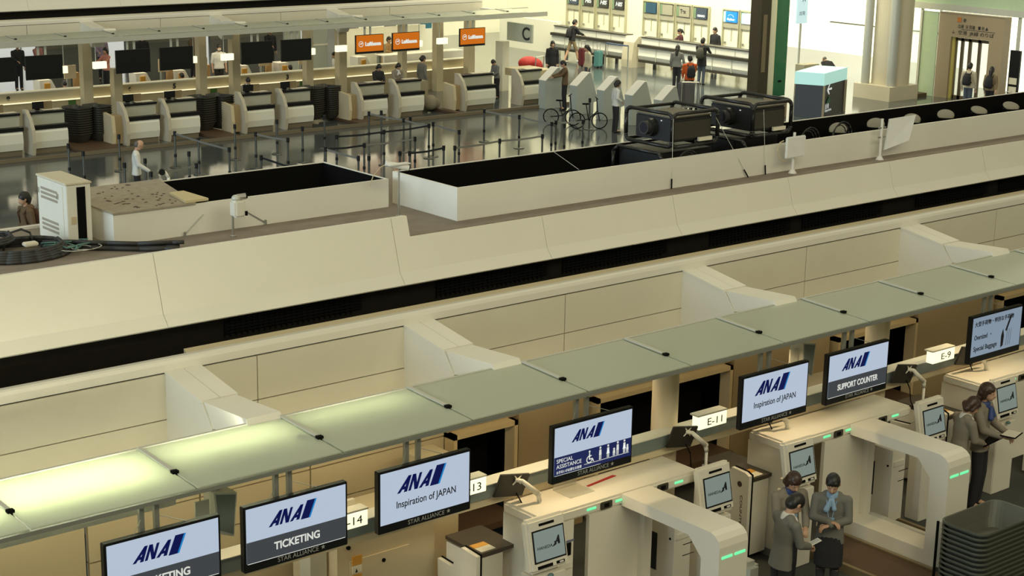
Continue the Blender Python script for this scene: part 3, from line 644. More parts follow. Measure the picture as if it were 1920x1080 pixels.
def monitor_arm(x, label, mirror=1):
    t = thing('monitor_arm', label, 'monitor arm', (x, 12.5, 1.50))
    P = [(x, 12.5, 1.0), (x, 12.5, 1.52), (x-.02, 12.5, 1.60), (x-.22, 12.52, 1.78)]
    MB().tube([P[0], P[1]], .018, 10).tube(P[1:3], .026, 10).cyl(P[2], P[3], .032, .024, 12).sph(P[2], .034).build('arm', GATE, t, smooth=True)
    m = MB().cyl((x-.21, 12.52, 1.78), (x-.27, 12.58, 1.79), .022)
    for a in (.6, 2.2, 3.8, 5.4): m.cyl((x-.25, 12.57, 1.79), (x-.25+.075*math.cos(a), 12.575, 1.79+.075*math.sin(a)), .010, .006, 6)
    m.build('bracket', GATE, t)
    b = thing('desk_monitor', label.replace('white monitor arm', 'dark monitor seen from behind, held by the arm'), 'monitor', (x-.30, 12.6, 1.55))
    mb = MB().box(-.20, .20, 0, .03, -.13, .14, .006)
    mb.bm.transform(Matrix.Translation((x-.30, 12.60, 1.72)) @ Matrix.Rotation(.18, 4, 'Y') @ Matrix.Rotation(.25, 4, 'X')); mb.build('back_shell', mat('monitor_back', (.025, .021, .016), .5), b)
    MB().tube([(x-.22, 12.62, 1.62), (x-.16, 12.6, 1.5), (x-.18, 12.56, 1.35), (x-.14, 12.5, 1.2)], .007, 6).build('cable', BLACK, b, smooth=True)
    return t
def desk(x, label, logo_=True):
    """service desk left of a gate: cheek facing the left, dark top"""
    t = thing('service_desk', label, 'service desk', (x, 12.4, 0))
    if logo_: P = [(12.38, .05), (12.38, 1.10), (12.45, 1.13), (12.66, 1.14), (12.82, .90), (12.95, .80), (13.25, .78), (13.25, .05)]
    else: P = [(12.60, .05), (12.60, 1.04), (12.86, 1.06), (12.97, .88), (13.01, .80), (13.06, .79), (13.27, .80), (13.25, .05)]
    MB().prism(P, 'x', x, x+.05).build('cheek', GATE, t)
    MB().prism([(a+(.0 if a > 12.7 else -.012), z+.012) for a, z in P[:1]+P[1:]], 'x', x+.05, x+.065).build('edge', BLACK, t)
    y0 = P[0][0]
    MB().box(x+.065, x+.37, y0+.02, 13.2, .08, 1.0).build('body', GATE, t)
    tp = MB().box(x+.065, x+.55, y0, 13.22, 1.02, 1.06).build('worktop', mat('dark_worktop', (.06, .045, .03), .35), t)
    MB().box(x+.09, x+.28, y0+.03, y0+.14, 1.06, 1.066).build('notice', PAPER, tp)
    MB().box(x+.09, x+.28, y0+.14, y0+.24, 1.06, 1.066).build('orange_notice', YEL, tp)
    if logo_:
        MB().cyl((x-.004, 12.52, .97), (x, 12.52, .97), .035, n=20).build('emblem', mat('brown_ink', (.07, .05, .03), .5), t)
        text('COUNTER', MATS['brown_ink'], t, (x-.002, 12.50, .84), width=.42, size=.05, rot=(PI/2, PI/2, -PI/2))
    return t
gate(7.9+3.8, 'white bag drop gate nearest the camera, its beam crossing the first lane', True)
gate(15.5, 'white bag drop gate behind the three uniformed staff', False)
gate(19.3, 'white bag drop gate partly visible at the right edge', False)
kiosk(10.24, 'check-in kiosk with HANEDA screen at the bottom edge, left of the first gate')
kiosk(12.72, 'check-in kiosk with HANEDA screen at the right end of the first gate')
kiosk(14.14, 'check-in kiosk with HANEDA screen behind the three staff')
kiosk(16.64, 'check-in kiosk with HANEDA screen beside the brown-haired staff woman with a tablet')
kiosk(18.20, 'check-in kiosk with HANEDA screen behind the two staff with tablets')
monitor_arm(10.84, 'white monitor arm beside the first gate at bottom')
monitor_arm(13.36, 'white monitor arm below the E-11 light')
monitor_arm(14.75, 'white monitor arm behind the Inspiration of JAPAN monitor')
monitor_arm(17.40, 'white monitor arm below the E-9 light')
monitor_arm(18.75, 'white monitor arm under the oversized baggage monitor')
desk(10.08, 'white service desk with notched cheek and dark top at the bottom edge', False)
desk(13.98, 'white service desk with COUNTER lettering down its cheek')
desk(17.75, 'white service desk hidden behind the two staff with tablets')
belt(10.9, 11.62, 10.4, 12.1, 'brown baggage belt left of the first gate plinth')
belt(12.2, 12.62, 10.7, 12.1, 'brown baggage belt through the first gate')
belt(14.72, 15.48, 10.5, 12.12, 'brown baggage belt with pale rim in front of the second gate')
belt(15.94, 16.42, 10.6, 12.1, 'brown baggage belt seen through the second gate')
one('anti_slip_mat', MB().box(17.2, 19.0, 9.2, 11.6, .004, .012), CARPET, 'dark grey floor mat right of the second gate', 'mat')
t = thing('glass_screen', 'low clear glass screen on a black post in front of the second gate', 'glass screen', (14.95, 10.1, 0))
MB().cyl((15.02, 10.45, 0.004), (15.02, 10.45, .92), .016).build('post', BLACK, t)
MB().box(15.02, 15.9, 10.44, 10.45, .35, .90).build('pane', GLASS, t)
MB().box(15.05, 15.1, 10.40, 10.48, .3, .36).build('clamp', STEEL, t)
t = thing('suitcase', 'silver-grey rounded suitcase edge beside the staff at bottom', 'suitcase', (13.0, 11.35, 0))
MB().box(12.75, 13.0, 11.25, 11.65, .05, .70, .06).build('shell', LGREY, t)
# clear bracket, red tape on the first slab
one('clear_bracket', MB().prism([(11.17, 1.502), (11.5, 1.502), (11.5, 1.62), (11.19, 1.60)], 'y', 12.66, 12.67).box(11.17, 11.52, 12.38, 12.66, 1.502, 1.508), clear('acrylic', (.6, .6, .5), .35), 'clear acrylic bracket on the first gate under the monitor', 'bracket')
one('red_tape_strip', MB().prism([(11.55, 12.55), (11.56, 12.52), (12.02, 12.58), (12.0, 12.62)], 'z', 1.501, 1.506), RED, 'short red tape strip on the first gate slab', 'tape')
# left back zone cabinets
t = thing('ticket_cabinet', 'beige ticket cabinet with orange warning labels and round locks under the monitors', 'cabinet', (8.9, 13.3, 0))
MB().box(8.85, 10.1, 13.35, 14.2, .0, 1.30).build('body', BEIGE, t)
MB().box(9.0, 9.75, 13.335, 13.35, .5, 1.02).build('panel', BEIGE, t)
for xx, zz in ((8.98, 1.18), (9.42, .93)): MB().cyl((xx, 13.325, zz), (xx, 13.35, zz), .022).build('lock', BLACK, t)
for zz in (.97, .76): MB().box(9.02, 9.14, 13.325, 13.335, zz, zz+.10).build('warning_label', YEL, t)
l = MB().box(9.02, 9.14, 13.325, 13.335, .88, .955).build('triangle_label', PAPER, t)
MB().prism([(9.055, .89), (9.085, .89), (9.07, .93)], 'y', 13.32, 13.325).build('triangle', INK, l)
one('counter_tray', MB().prism([(8.75, 13.3), (9.15, 13.3), (9.15, 13.8), (8.75, 13.8)], 'z', 1.302, 1.32).box(8.95, 9.35, 13.75, 13.8, 1.32, 1.50), CREAM, 'cream document tray on the ticket cabinet', 'tray')
t = thing('ticket_counter', 'cream ticket counter corner under the second monitor', 'counter', (7.6, 12.6, 0))
MB().box(7.2, 8.2, 12.9, 13.5, 0, .95).build('body', CREAM, t); MB().box(7.15, 8.25, 12.85, 13.52, .95, .98).build('worktop', WHITE, t)
one('grey_pillar', MB().box(8.62, 8.82, 13.5, 13.7, 0, 1.6), LGREY, 'narrow grey pillar left of the ticket cabinet', 'pillar')
one('conduit_column', MB().box(10.45, 10.85, 13.9, 14.4, 0, 1.6).cyl((10.4, 13.9, 0), (10.4, 13.9, 1.6), .03), BEIGE, 'beige conduit column right of the third monitor', 'column')
one('waste_bin', MB().loft([((10.15, 13.2, 0.004), .12, .12, Matrix()), ((10.15, 13.2, .55), .15, .15, Matrix()), ((10.15, 13.2, .58), .10, .10, Matrix())]), BLACK, 'black round bin behind the notched desk', 'bin')
one('grey_bench_cabinet', MB().box(16.2, 17.3, 13.4, 14.1, 0, 1.35), mat('shade_tan', (.35, .29, .19), .6), 'tan cabinet behind the SUPPORT COUNTER monitor', 'cabinet')  # cabinet in one plain tan colour
one('yellow_tape_rolls', MB().box(16.35, 16.95, 13.42, 13.6, 1.352, 1.39), YEL, 'row of yellow items on the tan cabinet top', 'tape')
# baggage tray stack
def tray_mesh(m, L=1.08, W=.60):
    mb = MB()
    def ring(l, w_, z, dip, inset=0):
        out = []
        pts = [(-1, -1), (1, -1), (1, 1), (-1, 1)]; n = 6; r = .13
        for k, (sx_, sy_) in enumerate(pts):
            for i in range(n):
                a = PI+k*PI/2+i*(PI/2)/(n-1)
                px = sx_*(w_/2-r)+r*math.cos(a); py = sy_*(l/2-r)+r*math.sin(a)
                out.append((px, py, z - dip*max(0, 1-(abs(py-.02*l)/(l*.36))**2)))
        return out
    R = [ring(L*.70, W*.66, 0, 0), ring(L*.80, W*.80, .10, .0), ring(L*.97, W*.96, .27, .12), ring(L, W, .275, .12), ring(L, W, .25, .12), ring(L*.965, W*.95, .255, .12), ring(L*.79, W*.79, .10, 0), ring(L*.69, W*.65, .012, 0)]
    V = [[mb.bm.verts.new(p) for p in r_] for r_ in R]; n = len(V[0])
    for A, B in zip(V[:-1], V[1:]):
        for i in range(n): mb.bm.faces.new((A[i], A[(i+1) % n], B[(i+1) % n], B[i]))
    mb.bm.faces.new(V[0][::-1]); mb.bm.faces.new(V[-1])
    bmesh.ops.recalc_face_normals(mb.bm, faces=mb.bm.faces)
    me = bpy.data.meshes.new('tray'); mb.bm.to_mesh(me); mb.bm.free(); me.materials.append(m); return me
def stack(me, x, y, n, step, rz, where, group, names, z0=.004):
    for i in range(n):
        o = bpy.data.objects.new('baggage_tray', me); C.objects.link(o); o.location = (x, y, z0+i*step); o.rotation_euler = (0, 0, rz)
        od = ['', 'second', 'third', 'fourth', 'fifth', 'sixth', 'seventh', 'eighth', 'ninth', 'tenth', 'eleventh', 'twelfth', 'thirteenth', 'fourteenth']
        k = n-1-i; pos = 'topmost, its inside open' if k == 0 else ('lowest' if i == 0 else od[k]+' from the top')
        tag(o, '%s, %s' % (where, pos), 'baggage tray', group)
TR = tray_mesh(TRAY)
stack(TR, 15.36, 10.02, 14, .058, -1.57, 'olive-grey baggage tray of the big bottom-right stack', 'nested baggage trays at bottom right', 'x')
TR2 = tray_mesh(TRAYD, .80, .55)

for i, x in enumerate((7.9, 10.95, 14.45, 18.35)):
    t = thing('downlight', 'small warm downlight under the glass canopy, %s from the left' % ['first', 'second', 'third', 'fourth'][i], 'downlight', (x, 12.5, 2.78), group='warm downlights under the canopy')
    MB().cyl((x, 12.5, 2.74), (x, 12.5, 2.84), .06, n=16).build('can', LGREY, t)
    l = bpy.data.lights.new('downlight_lamp', 'SPOT'); l.energy = 60; l.color = (1, .74, .42); l.spot_size = 2.2; l.spot_blend = .6; l.shadow_soft_size = .06
    o = bpy.data.objects.new('downlight_lamp', l); C.objects.link(o); o.parent = t; o.location = (0, -.05, -.06)

LUM = mat('light_panel_glow', (.8, .8, .7), .5, emit=(1, .97, .78), es=1)
for i, (xa, xb, y0, es) in enumerate(((1.0, 6.45, 12.25, 19.0), (6.62, 7.9, 12.5, 15.0), (8.1, 9.4, 12.65, 12.0))):
    m_ = bpy.data.materials.new('panel_glow'); m_.use_nodes = True; b_ = m_.node_tree.nodes['Principled BSDF']; b_.inputs['Emission Color'].default_value = (1, .96, .74, 1); b_.inputs['Emission Strength'].default_value = es
    t = thing('light_trough', ['long uplight trough glowing through the leftmost glass panes', 'uplight trough under the second bright glass pane', 'uplight trough under the last bright glass pane'][i], 'light trough', (xa, y0, 2.6))
    MB().box(xa, xb, y0, 13.0, 2.62, 2.64).box(xa, xb, 13.0, 13.02, 2.62, 2.72).box(xa, xb, y0-.02, y0, 2.62, 2.72).build('trough', LGREY, t)
    for xx in (xa+.1, xb-.1): MB().cyl((xx, 12.99, 2.64), (xx, 12.99, 2.87), .008).build('hanger', LGREY, t)
    MB().box(xa+.02, xb-.02, y0+.12, 12.98, 2.642, 2.65).build('light_panel', m_, t)
# ================================================================== PEOPLE
SKIN = mat('skin', (.50, .30, .19), .55, var=.04); HAIRB = mat('hair_black', (.012, .010, .008), .45, var=.1); HAIRN = mat('hair_brown', (.045, .022, .012), .4, var=.1)
JACK = mat('jacket_greige', (.235, .205, .155), .8, var=.06, scale=60); JACKG = mat('jacket_grey', (.16, .155, .13), .8, var=.06, scale=60)
DKC = mat('dark_cloth', (.016, .016, .018), .85, var=.2); SHIRT = mat('shirt_white', (.68, .68, .64), .8); SCARFW = mat('scarf_white', (.62, .60, .55), .6); SCARFB = mat('scarf_blue', (.03, .06, .20), .6); SCARFL = mat('scarf_pale_blue', (.25, .38, .52), .6)
DENIM = mat('denim', (.07, .09, .12), .85); COATC = mat('coat_cream', (.50, .44, .31), .9); BRNJ = mat('brown_jacket', (.12, .075, .035), .9); ORJ = mat('orange_jacket', (.62, .10, .01), .7); KHAKI = mat('khaki', (.24, .18, .10), .9)
PINK = mat('pink_shirt', (.55, .22, .16), .8); GREYC = mat('grey_cloth', (.17, .17, .155), .9); SHOE = mat('shoe_black', (.012, .012, .012), .4); SHOEW = mat('shoe_white', (.6, .6, .56), .6); LIP = mat('lip', (.30, .08, .06), .5); MAROON = mat('maroon', (.07, .015, .02), .8)
MASK = mat('face_mask', (.75, .75, .72), .8)
def person(label, x, y, face, h=1.62, top=JACK, bot=DKC, hair='bob', hairm=HAIRB, aR=None, aL=None, lean=0, nod=.1, turn=0, stride=0, skirt=False, hem=.50, near=False, scarf=None, bag=None, sit=False, short=False, shorts=False, mask=False, shoe=SHOE, z=.004, badge=False, group=None, male=False, noface=False):
    """face: heading in degrees, 0 = +y, -90 = +x.  Arms given as (elbow, hand) in units of height, x to the person's right, y ahead."""
    t = thing('person', label, 'person', (x, y, z), math.radians(face), group)
    vx = .0085 if near else .019
    s = h; hip = .275 if sit else .53; dz = hip-.53
    RL = Matrix.Rotation(-lean, 3, 'X')
    def U(p): p = Vector(p)-Vector((0, 0, .53)); p = RL@p+Vector((0, 0, .53+dz)); return p*s
    k = 1.1 if male else 1.0
    # --- body
    b = MB()
    Rn = RL@Matrix.Rotation(turn, 3, 'Z')@Matrix.Rotation(-nod, 3, 'X')
    hc = U((0, .006, .855)); 
    def Hd(p): return hc+(Rn@Vector(p))*s
    b.sph(Hd((0, .012, .075)), (.045*s, .055*s, .062*s), Rn, 18, 12); b.sph(Hd((0, .030, .038)), (.034*s, .036*s, .036*s), Rn)
    b.cap(Hd((0, .066, .062)), Hd((0, .072, .046)), .006*s, .010*s, 8)
    for e in (-1, 1): b.sph(Hd((e*.046, .006, .065)), (.007*s, .012*s, .018*s), Rn)
    b.cap(U((0, -.006, .80)), Hd((0, -.004, .035)), .031*s, .027*s)
    b.sph(U((0, 0, .74)), (.082*s*k, .052*s, .085*s), RL); b.sph(U((0, 0, .64)), (.07*s*k, .045*s, .09*s), RL); b.sph(U((0, -.004, .54)), (.074*s, .048*s, .06*s), RL)
    b.cap(U((-.065*k, 0, .793)), U((.065*k, 0, .793)), .028*s, .028*s)
    arms = []
    for e, A in ((1, aR), (-1, aL)):
        sh = Vector((e*.105*k, 0, .79))
        if A is None: A = ((e*.125*k, -.012, .63), (e*.125*k, .03, .49))
        el = U(A[0]); wr = U(A[1]); S_ = U(sh)
        b.cap(S_, el, .025*s, .021*s); b.cap(el, wr, .023*s, .016*s)
        arms.append((S_, el, wr))
    hips = []
    for e in (-1, 1):
        hp = Vector((e*.045*s, 0, (hip-.02)*s))
        if sit: kn = Vector((e*.055*s, .23*s, .29*s)); an = Vector((e*.055*s, .24*s, .05*s))
        else:
            st = stride*e
            kn = Vector((e*.048*s, st*.5*s+.01*s, .285*s)); an = Vector((e*.05*s, st*s-.01*s, .045*s))
        b.cap(hp, kn, .042*s, .032*s); b.cap(kn, an, .034*s, .021*s); b.cap(an, an+Vector((0, .085*s, -.02*s)), .02*s, .016*s)
        hips.append((hp, kn, an))
    def hand(mb, el, wr, e):
        d = (wr-el).normalized(); side = d.cross(Vector((0, 0, 1)))
        if side.length < .2: side = Vector((0, 1, 0))
        side.normalize(); nrm = side.cross(d).normalized()
        if nrm.z > 0: nrm = -nrm
        q = Matrix((side, d, nrm)).transposed()
        mb.sph(wr+d*.032*s, (.020*s, .030*s, .010*s), q)
        for i, (o_, ln) in enumerate(((-.015, .036), (-.005, .042), (.005, .040), (.015, .031))):
            p0 = wr+d*.055*s+side*o_*s; p1 = p0+(d*.75+nrm*.5).normalized()*ln*.55*s; p2 = p1+(d*.3+nrm*.95).normalized()*ln*.5*s
            mb.cap(p0, p1, .0052*s, .005*s, 6); mb.cap(p1, p2, .005*s, .0042*s, 6)
        p0 = wr+d*.02*s-side*e*.018*s; p1 = p0+(d*.6-side*e*.8).normalized()*.024*s; mb.cap(p0, p1, .006*s, .0055*s, 6); mb.cap(p1, p1+(d+nrm*.4).normalized()*.02*s, .0055*s, .0045*s, 6)
    for (S_, el, wr), e in zip(arms, (1, -1)): hand(b, el, wr, e)
    b.build('body', SKIN, t, world=False, voxel=(.0062 if near else .0155), relax=1)
    # --- legs clothing
    m = MB(); z0 = (.53+dz)*s
    if skirt:
        I = Matrix(); m.loft([((0, 0, .60*s), .072*s, .052*s, I), ((0, 0, .53*s), .092*s, .060*s, I), ((0, .01*s, .42*s), .100*s, .070*s, I), ((0, .01*s, .31*s), .10*s, .078*s, I)])
        m.build('skirt', bot, t, world=False, voxel=vx)
        m = MB()
        for hp, kn, an in hips: m.cap(hp*.4+kn*.6, kn, .038*s, .034*s); m.cap(kn, an, .034*s, .023*s)
        m.build('tights', bot, t, world=False, smooth=True)
    else:
        m.sph((0, 0, z0+.01*s), (.084*s*k, .057*s, .06*s)); m.sph((0, 0, z0+.05*s), (.074*s*k, .05*s, .05*s))
        for hp, kn, an in hips:
            m.cap(hp, kn, .049*s, .040*s)
            if not shorts: m.cap(kn, an, .040*s, .033*s)
        m.build('shorts' if shorts else 'trousers', bot, t, world=False, voxel=vx)
    # --- top
    m = MB(); I = RL.to_4x4()
    rg = [(.832, .038, .034), (.815, .07*k, .042), (.785, .094*k, .052), (.72, .098*k, .060), (.64, .084*k, .054), (.57, .092*k, .060), (hem, .102*k, .068)]
    m.loft([(U((0, -.003, z_)), a*s, b_*s, I) for z_, a, b_ in rg][::-1], 22)
    m.cap(U((-.078*k, -.002, .788)), U((.078*k, -.002, .788)), .039*s, .039*s); m.cap(U((-.04*k, -.004, .812)), U((.04*k, -.004, .812)), .036*s, .036*s)
    for S_, el, wr in arms:
        m.cap(S_, el, .036*s, .031*s)
        if not short: m.cap(el, el+(wr-el)*.93, .032*s, .026*s)
    m.build('jacket', top, t, world=False, voxel=vx)
    # --- hair
    m = MB()
    if hair != 'bald':
        m.sph(Hd((0, .004, .084)), (.051*s, .0625*s, .0605*s), Rn, 16, 10)
        m.sph(Hd((0, -.022, .060)), (.050*s, .040*s, .050*s), Rn)
        if hair in ('bob', 'long', 'pony', 'bun'):
            m.cap(Hd((-.022, .050, .098)), Hd((.022, .050, .098)), .013*s, .013*s, 8)
        if hair in ('bob', 'long'):
            for e in (-1, 1): m.cap(Hd((e*.040, .014, .09)), Hd((e*.041, .004, .030)), .016*s, .016*s, 8)
            m.cap(Hd((-.02, -.035, .05)), Hd((.02, -.035, .02)), .032*s, .03*s)
        if hair == 'long': m.cap(Hd((0, -.035, .03)), Hd((0, -.05, -.08)), .042*s, .032*s)
        if hair == 'bun': m.sph(Hd((0, -.062, .07)), .026*s)
        if hair == 'pony': m.cap(Hd((0, -.06, .09)), Hd((0, -.085, -.01)), .020*s, .012*s)
        m.build('hair', hairm, t, world=False, voxel=(.007 if near else .014), relax=1)
    else:
        m.sph(Hd((0, -.020, .065)), (.049*s, .042*s, .045*s), Rn); m.build('hair', mat('hair_grey', (.12, .11, .10), .6), t, world=False, smooth=True)
    # --- face
    if not noface:
        m = MB()
        for e in (-1, 1): m.sph(Hd((e*.017, .0605, .066)), (.0048*s, .003*s, .0022*s), Rn, 8, 6)
        m.build('eyes', HAIRB, t, world=False, smooth=True)
        if near:
            m = MB()
            for e in (-1, 1): m.cap(Hd((e*.011, .0625, .079)), Hd((e*.023, .0585, .080)), .0009*s, .0007*s, 6)
            m.build('eyebrows', hairm, t, world=False)
        if mask: MB().sph(Hd((0, .045, .040)), (.034*s, .028*s, .026*s), Rn).build('face_mask', MASK, t, world=False, smooth=True)
        else: MB().sph(Hd((0, .062, .028)), (.010*s, .005*s, .0035*s), Rn, 8, 6).build('mouth', LIP, t, world=False, smooth=True)
    # --- shoes
    for hp, kn, an in hips:
        m = MB().cap(an+Vector((0, -.012*s, -.022*s)), an+Vector((0, .085*s, -.027*s)), .024*s, .018*s, 10); m.build('shoe', shoe, t, world=False, smooth=True)
    if scarf:
        m = MB().loft([(U((0, -.002, .805)), .052*s, .048*s, I), (U((0, .004, .835)), .045*s, .044*s, I), (U((0, .004, .85)), .034*s, .036*s, I)])
        m.sph(U((0, .058, .80)), (.024*s, .016*s, .02*s), RL); m.cap(U((.01, .062, .80)), U((.03, .072, .735)), .014*s, .022*s); m.cap(U((-.01, .062, .80)), U((-.022, .074, .745)), .012*s, .018*s)
        m.build('scarf', scarf, t, world=False, voxel=(.008 if near else .018))
    if badge:
        MB().box(-.03*s, .03*s, .083*s, .087*s, .645*s, .685*s).build('name_badge', SCARFL, t, world=False)
        MB().cyl((-.012*s, .088*s, .685*s), (-.035*s, .062*s, .80*s), .003*s, n=6).cyl((.012*s, .088*s, .685*s), (.035*s, .062*s, .80*s), .003*s, n=6).build('lanyard', SCARFL, t, world=False)
    if bag:
        m = MB().loft([(U((0, -.115, .56)), .07*s, .045*s, I), (U((0, -.12, .60)), .088*s, .055*s, I), (U((0, -.115, .72)), .082*s, .05*s, I), (U((0, -.10, .79)), .055*s, .035*s, I)])
        for e in (-1, 1): m.tube([U((e*.05, -.07, .78)), U((e*.058, 0, .832)), U((e*.065, .068, .76)), U((e*.08, .03, .64)), U((e*.06, -.08, .6))], .011*s, 6)
        m.build('backpack', bag, t, world=False, smooth=True)
    return t
FWD = ((.115, .05, .66), (.05, .17, .62))     # right arm bent, hand in front
FWDL = ((-.115, .05, .66), (-.05, .17, .62))
REACH = ((.12, .10, .70), (.09, .24, .66)); REACHL = ((-.12, .10, .70), (-.09, .24, .66))
# near staff
person('staff woman seen from behind at bottom, greige jacket, white scarf, looking at a phone', 12.93, 10.93, -105, 1.62, JACKG, DKC, 'short', HAIRB, FWD, FWDL, lean=.10, nod=.55, near=True, scarf=SCARFW, hem=.47)
person('staff woman behind the other two, greige jacket and blue scarf, looking down', 13.60, 11.45, 160, 1.60, JACK, DKC, 'bob', HAIRN, FWD, FWDL, lean=.05, nod=.45, near=True, scarf=SCARFB, badge=True, hem=.47)
person('staff woman in dark grey jacket and dark skirt, arms folded, right of the trio', 13.87, 11.05, 125, 1.61, JACKG, DKC, 'bun', HAIRB, ((.12, .03, .66), (.0, .10, .66)), ((-.12, .03, .66), (.0, .12, .64)), nod=.35, near=True, scarf=SCARFL, badge=True, skirt=True, hem=.47)
person('staff woman with brown hair and white scarf tapping a tablet, left of the pair', 17.26, 11.80, -112, 1.63, JACK, DKC, 'bob', HAIRN, FWD, FWDL, lean=.12, nod=.5, near=True, scarf=SCARFW, hem=.47)
person('taller staff woman with blue scarf holding a black folder beside the kiosk', 17.70, 11.78, -165, 1.72, JACK, DKC, 'bob', HAIRN, FWD, FWDL, nod=.05, near=True, scarf=SCARFB, hem=.47)
def at(x, y, face, h, p):
    a = math.radians(face); return Vector((x+h*(p[0]*math.cos(a)-p[1]*math.sin(a)), y+h*(p[0]*math.sin(a)+p[1]*math.cos(a)), h*p[2]))
def slabthing(name, label, cat, c, rz, w_, l, th, m, tilt=.35, facem=None):
    t = thing(name, label, cat, c, math.radians(rz))
    for nm, z0, z1, mm, i in (('body', 0, th, m, 0), ('screen', th, th+.002, facem, .01)):
        if mm is None: continue
        mb = MB().box(-w_/2+i, w_/2-i, -l/2+i, l/2-i, z0, z1); mb.bm.transform(Matrix.Rotation(tilt, 4, 'X')); mb.build(nm, mm, t, world=False)
slabthing('phone', 'white phone held by the staff woman seen from behind', 'phone', at(12.93, 10.93, -105, 1.62, (0, .255, .60)), -105, .075, .15, .008, WHITE, .3, mat('phone_screen', (.5, .5, .48), .2))
slabthing('tablet', 'dark tablet held by the brown-haired staff woman', 'tablet', at(17.26, 11.80, -112, 1.63, (0, .27, .60)), -112, .20, .28, .012, BLACK, .35, BEZ)
slabthing('folder', 'black folder with white pages held by the taller staff woman', 'folder', at(17.70, 11.78, -165, 1.72, (0, .225, .635)), -165, .28, .20, .014, BLACK, .0, PAPER)
# people in the far hall
person('balding man in white long-sleeved shirt and black trousers behind the dusty board', 17.6, 34.7, -118, 1.68, SHIRT, DKC, 'bald', HAIRB, ((.12, .03, .66), (.08, .17, .56)), None, nod=.45, turn=0, male=True)
person('person in brown hooded coat and dark beanie at the left edge', 12.95, 30.2, 95, 1.70, BRNJ, DKC, 'short', HAIRB, nod=.1, male=True, hem=.40, bag=mat('brown_pack', (.07, .03, .015), .8))
p_ = [o for o in bpy.data.objects if o.get('label', '').startswith('person in brown hooded coat')][0]
MB().sph((0, .012, 1.62), (.098, .112, .095)).cap((0, -.06, 1.56), (0, -.06, 1.50), .075, .06).build('beanie', mat('beanie_dark', (.03, .028, .022), .9), p_, world=False, voxel=.02)
MB().sph((0, -.06, 1.39), (.15, .11, .07)).build('hood', BRNJ, p_, world=False, smooth=True)
person('man with a black backpack and shorts striding along the white counter', 45.5, 51.1, -100, 1.75, DKC, KHAKI, 'short', HAIRB, REACH, REACHL, lean=.12, stride=.16, male=True, bag=DKC, shorts=True, shoe=SHOEW)
person('woman in long black coat beside a red bag', 40.1, 46.1, 150, 1.65, DKC, DKC, 'bob', HAIRB, hem=.38)
person('man in brown jacket using the first grey self-service kiosk', 36.5, 41.3, 60, 1.66, BRNJ, DKC, 'short', HAIRB, REACH, REACHL, nod=.4, male=True)
person('woman in cream coat and jeans with long dark hair', 40.4, 44.5, 70, 1.64, COATC, DENIM, 'long', HAIRB, nod=.2)
person('woman in white shirt and black trousers standing by the bicycles', 34.7, 36.9, -110, 1.62, SHIRT, DKC, 'bob', HAIRB, ((.13, -.03, .66), (.10, .06, .60)), nod=.2)
person('person in grey jacket and black shoulder bag facing the counter', 43.3, 42.9, -60, 1.62, GREYC, DKC, 'long', HAIRB, ((.15, 0, .65), (.17, .03, .52)), None, male=True)
person('person in bright orange jacket with black backpack', 40.85, 39.85, -30, 1.70, ORJ, DKC, 'short', HAIRB, FWD, ((-.13, .03, .65), (-.10, .14, .56)), bag=DKC, male=True)
person('tall person in dark coat leaning at the counter', 45.0, 43.3, -70, 1.75, DKC, DENIM, 'short', HAIRB, REACH, FWDL, bag=mat('olive_pack', (.05, .05, .035), .8), male=True, hem=.40)
person('man behind the counter facing the tall dark visitor', 48.4, 45.9, 90, 1.74, DKC, DKC, 'short', HAIRB, male=True)
person('woman with dark ponytail in maroon top behind the counter', 47.7, 47.1, 60, 1.62, MAROON, DKC, 'pony', HAIRB, REACH, None, nod=.3)
person('person with black backpack and cream jacket walking to the glass doors', 47.5, 33.35, -75, 1.70, COATC, DENIM, 'short', HAIRB, bag=DKC, male=True, noface=True)
person('person in dark coat pulling a suitcase toward the glass doors', 47.8, 32.7, -75, 1.62, KHAKI, DKC, 'long', HAIRB, ((.13, 0, .64), (.16, -.10, .54)), bag=DKC, noface=True)
person('person in black bending down behind the lit info pillar', 47.3, 39.1, -20, 1.55, DKC, DKC, 'bald', HAIRB, lean=.9, nod=.2, male=True)
# desk staff
person('desk clerk with bowed head behind the third pair of desks', 26.2, 44.2, 170, 1.5, JACK, DKC, 'bun', HAIRB, FWD, FWDL, nod=.6, scarf=SCARFW)
person('desk clerk in dark vest under the first orange monitor', 31.25, 44.5, 175, 1.55, DKC, DKC, 'bob', HAIRB, FWD, FWDL, nod=.5)
person('desk clerk in greige jacket with a white collar under the second orange monitor', 31.95, 44.4, 175, 1.55, JACK, DKC, 'bob', HAIRB, FWD, FWDL, nod=.5, scarf=SCARFW)
person('staff woman in grey jacket standing sideways between the desks', 33.25, 44.8, -90, 1.65, JACKG, DKC, 'bun', HAIRB)
person('clerk with dark hair bowed over the desk under the third orange monitor', 36.3, 44.6, 90, 1.40, GREYC, DKC, 'short', HAIRB, FWD, FWDL, nod=.5, lean=.2)
person('staff person in white shirt seen from behind at the glass booths', 32.0, 48.1, 80, 1.52, SHIRT, DKC, 'short', HAIRB, nod=.2)
person('traveller in pink shirt reaching over the far counter', 25.7, 52.6, 100, 1.60, PINK, DKC, 'long', HAIRB, REACH, REACHL, turn=.4)
person('staff man in short-sleeved white shirt, black tie and face mask', 28.9, 50.6, 165, 1.72, SHIRT, DKC, 'short', HAIRB, short=True, mask=True, male=True)
person('seated clerk in grey facing the far side, under the second pair of black monitors', 26.6, 48.9, 0, 1.45, GREYC, DKC, 'short', HAIRB, FWD, FWDL, sit=True, noface=True, lean=.15)
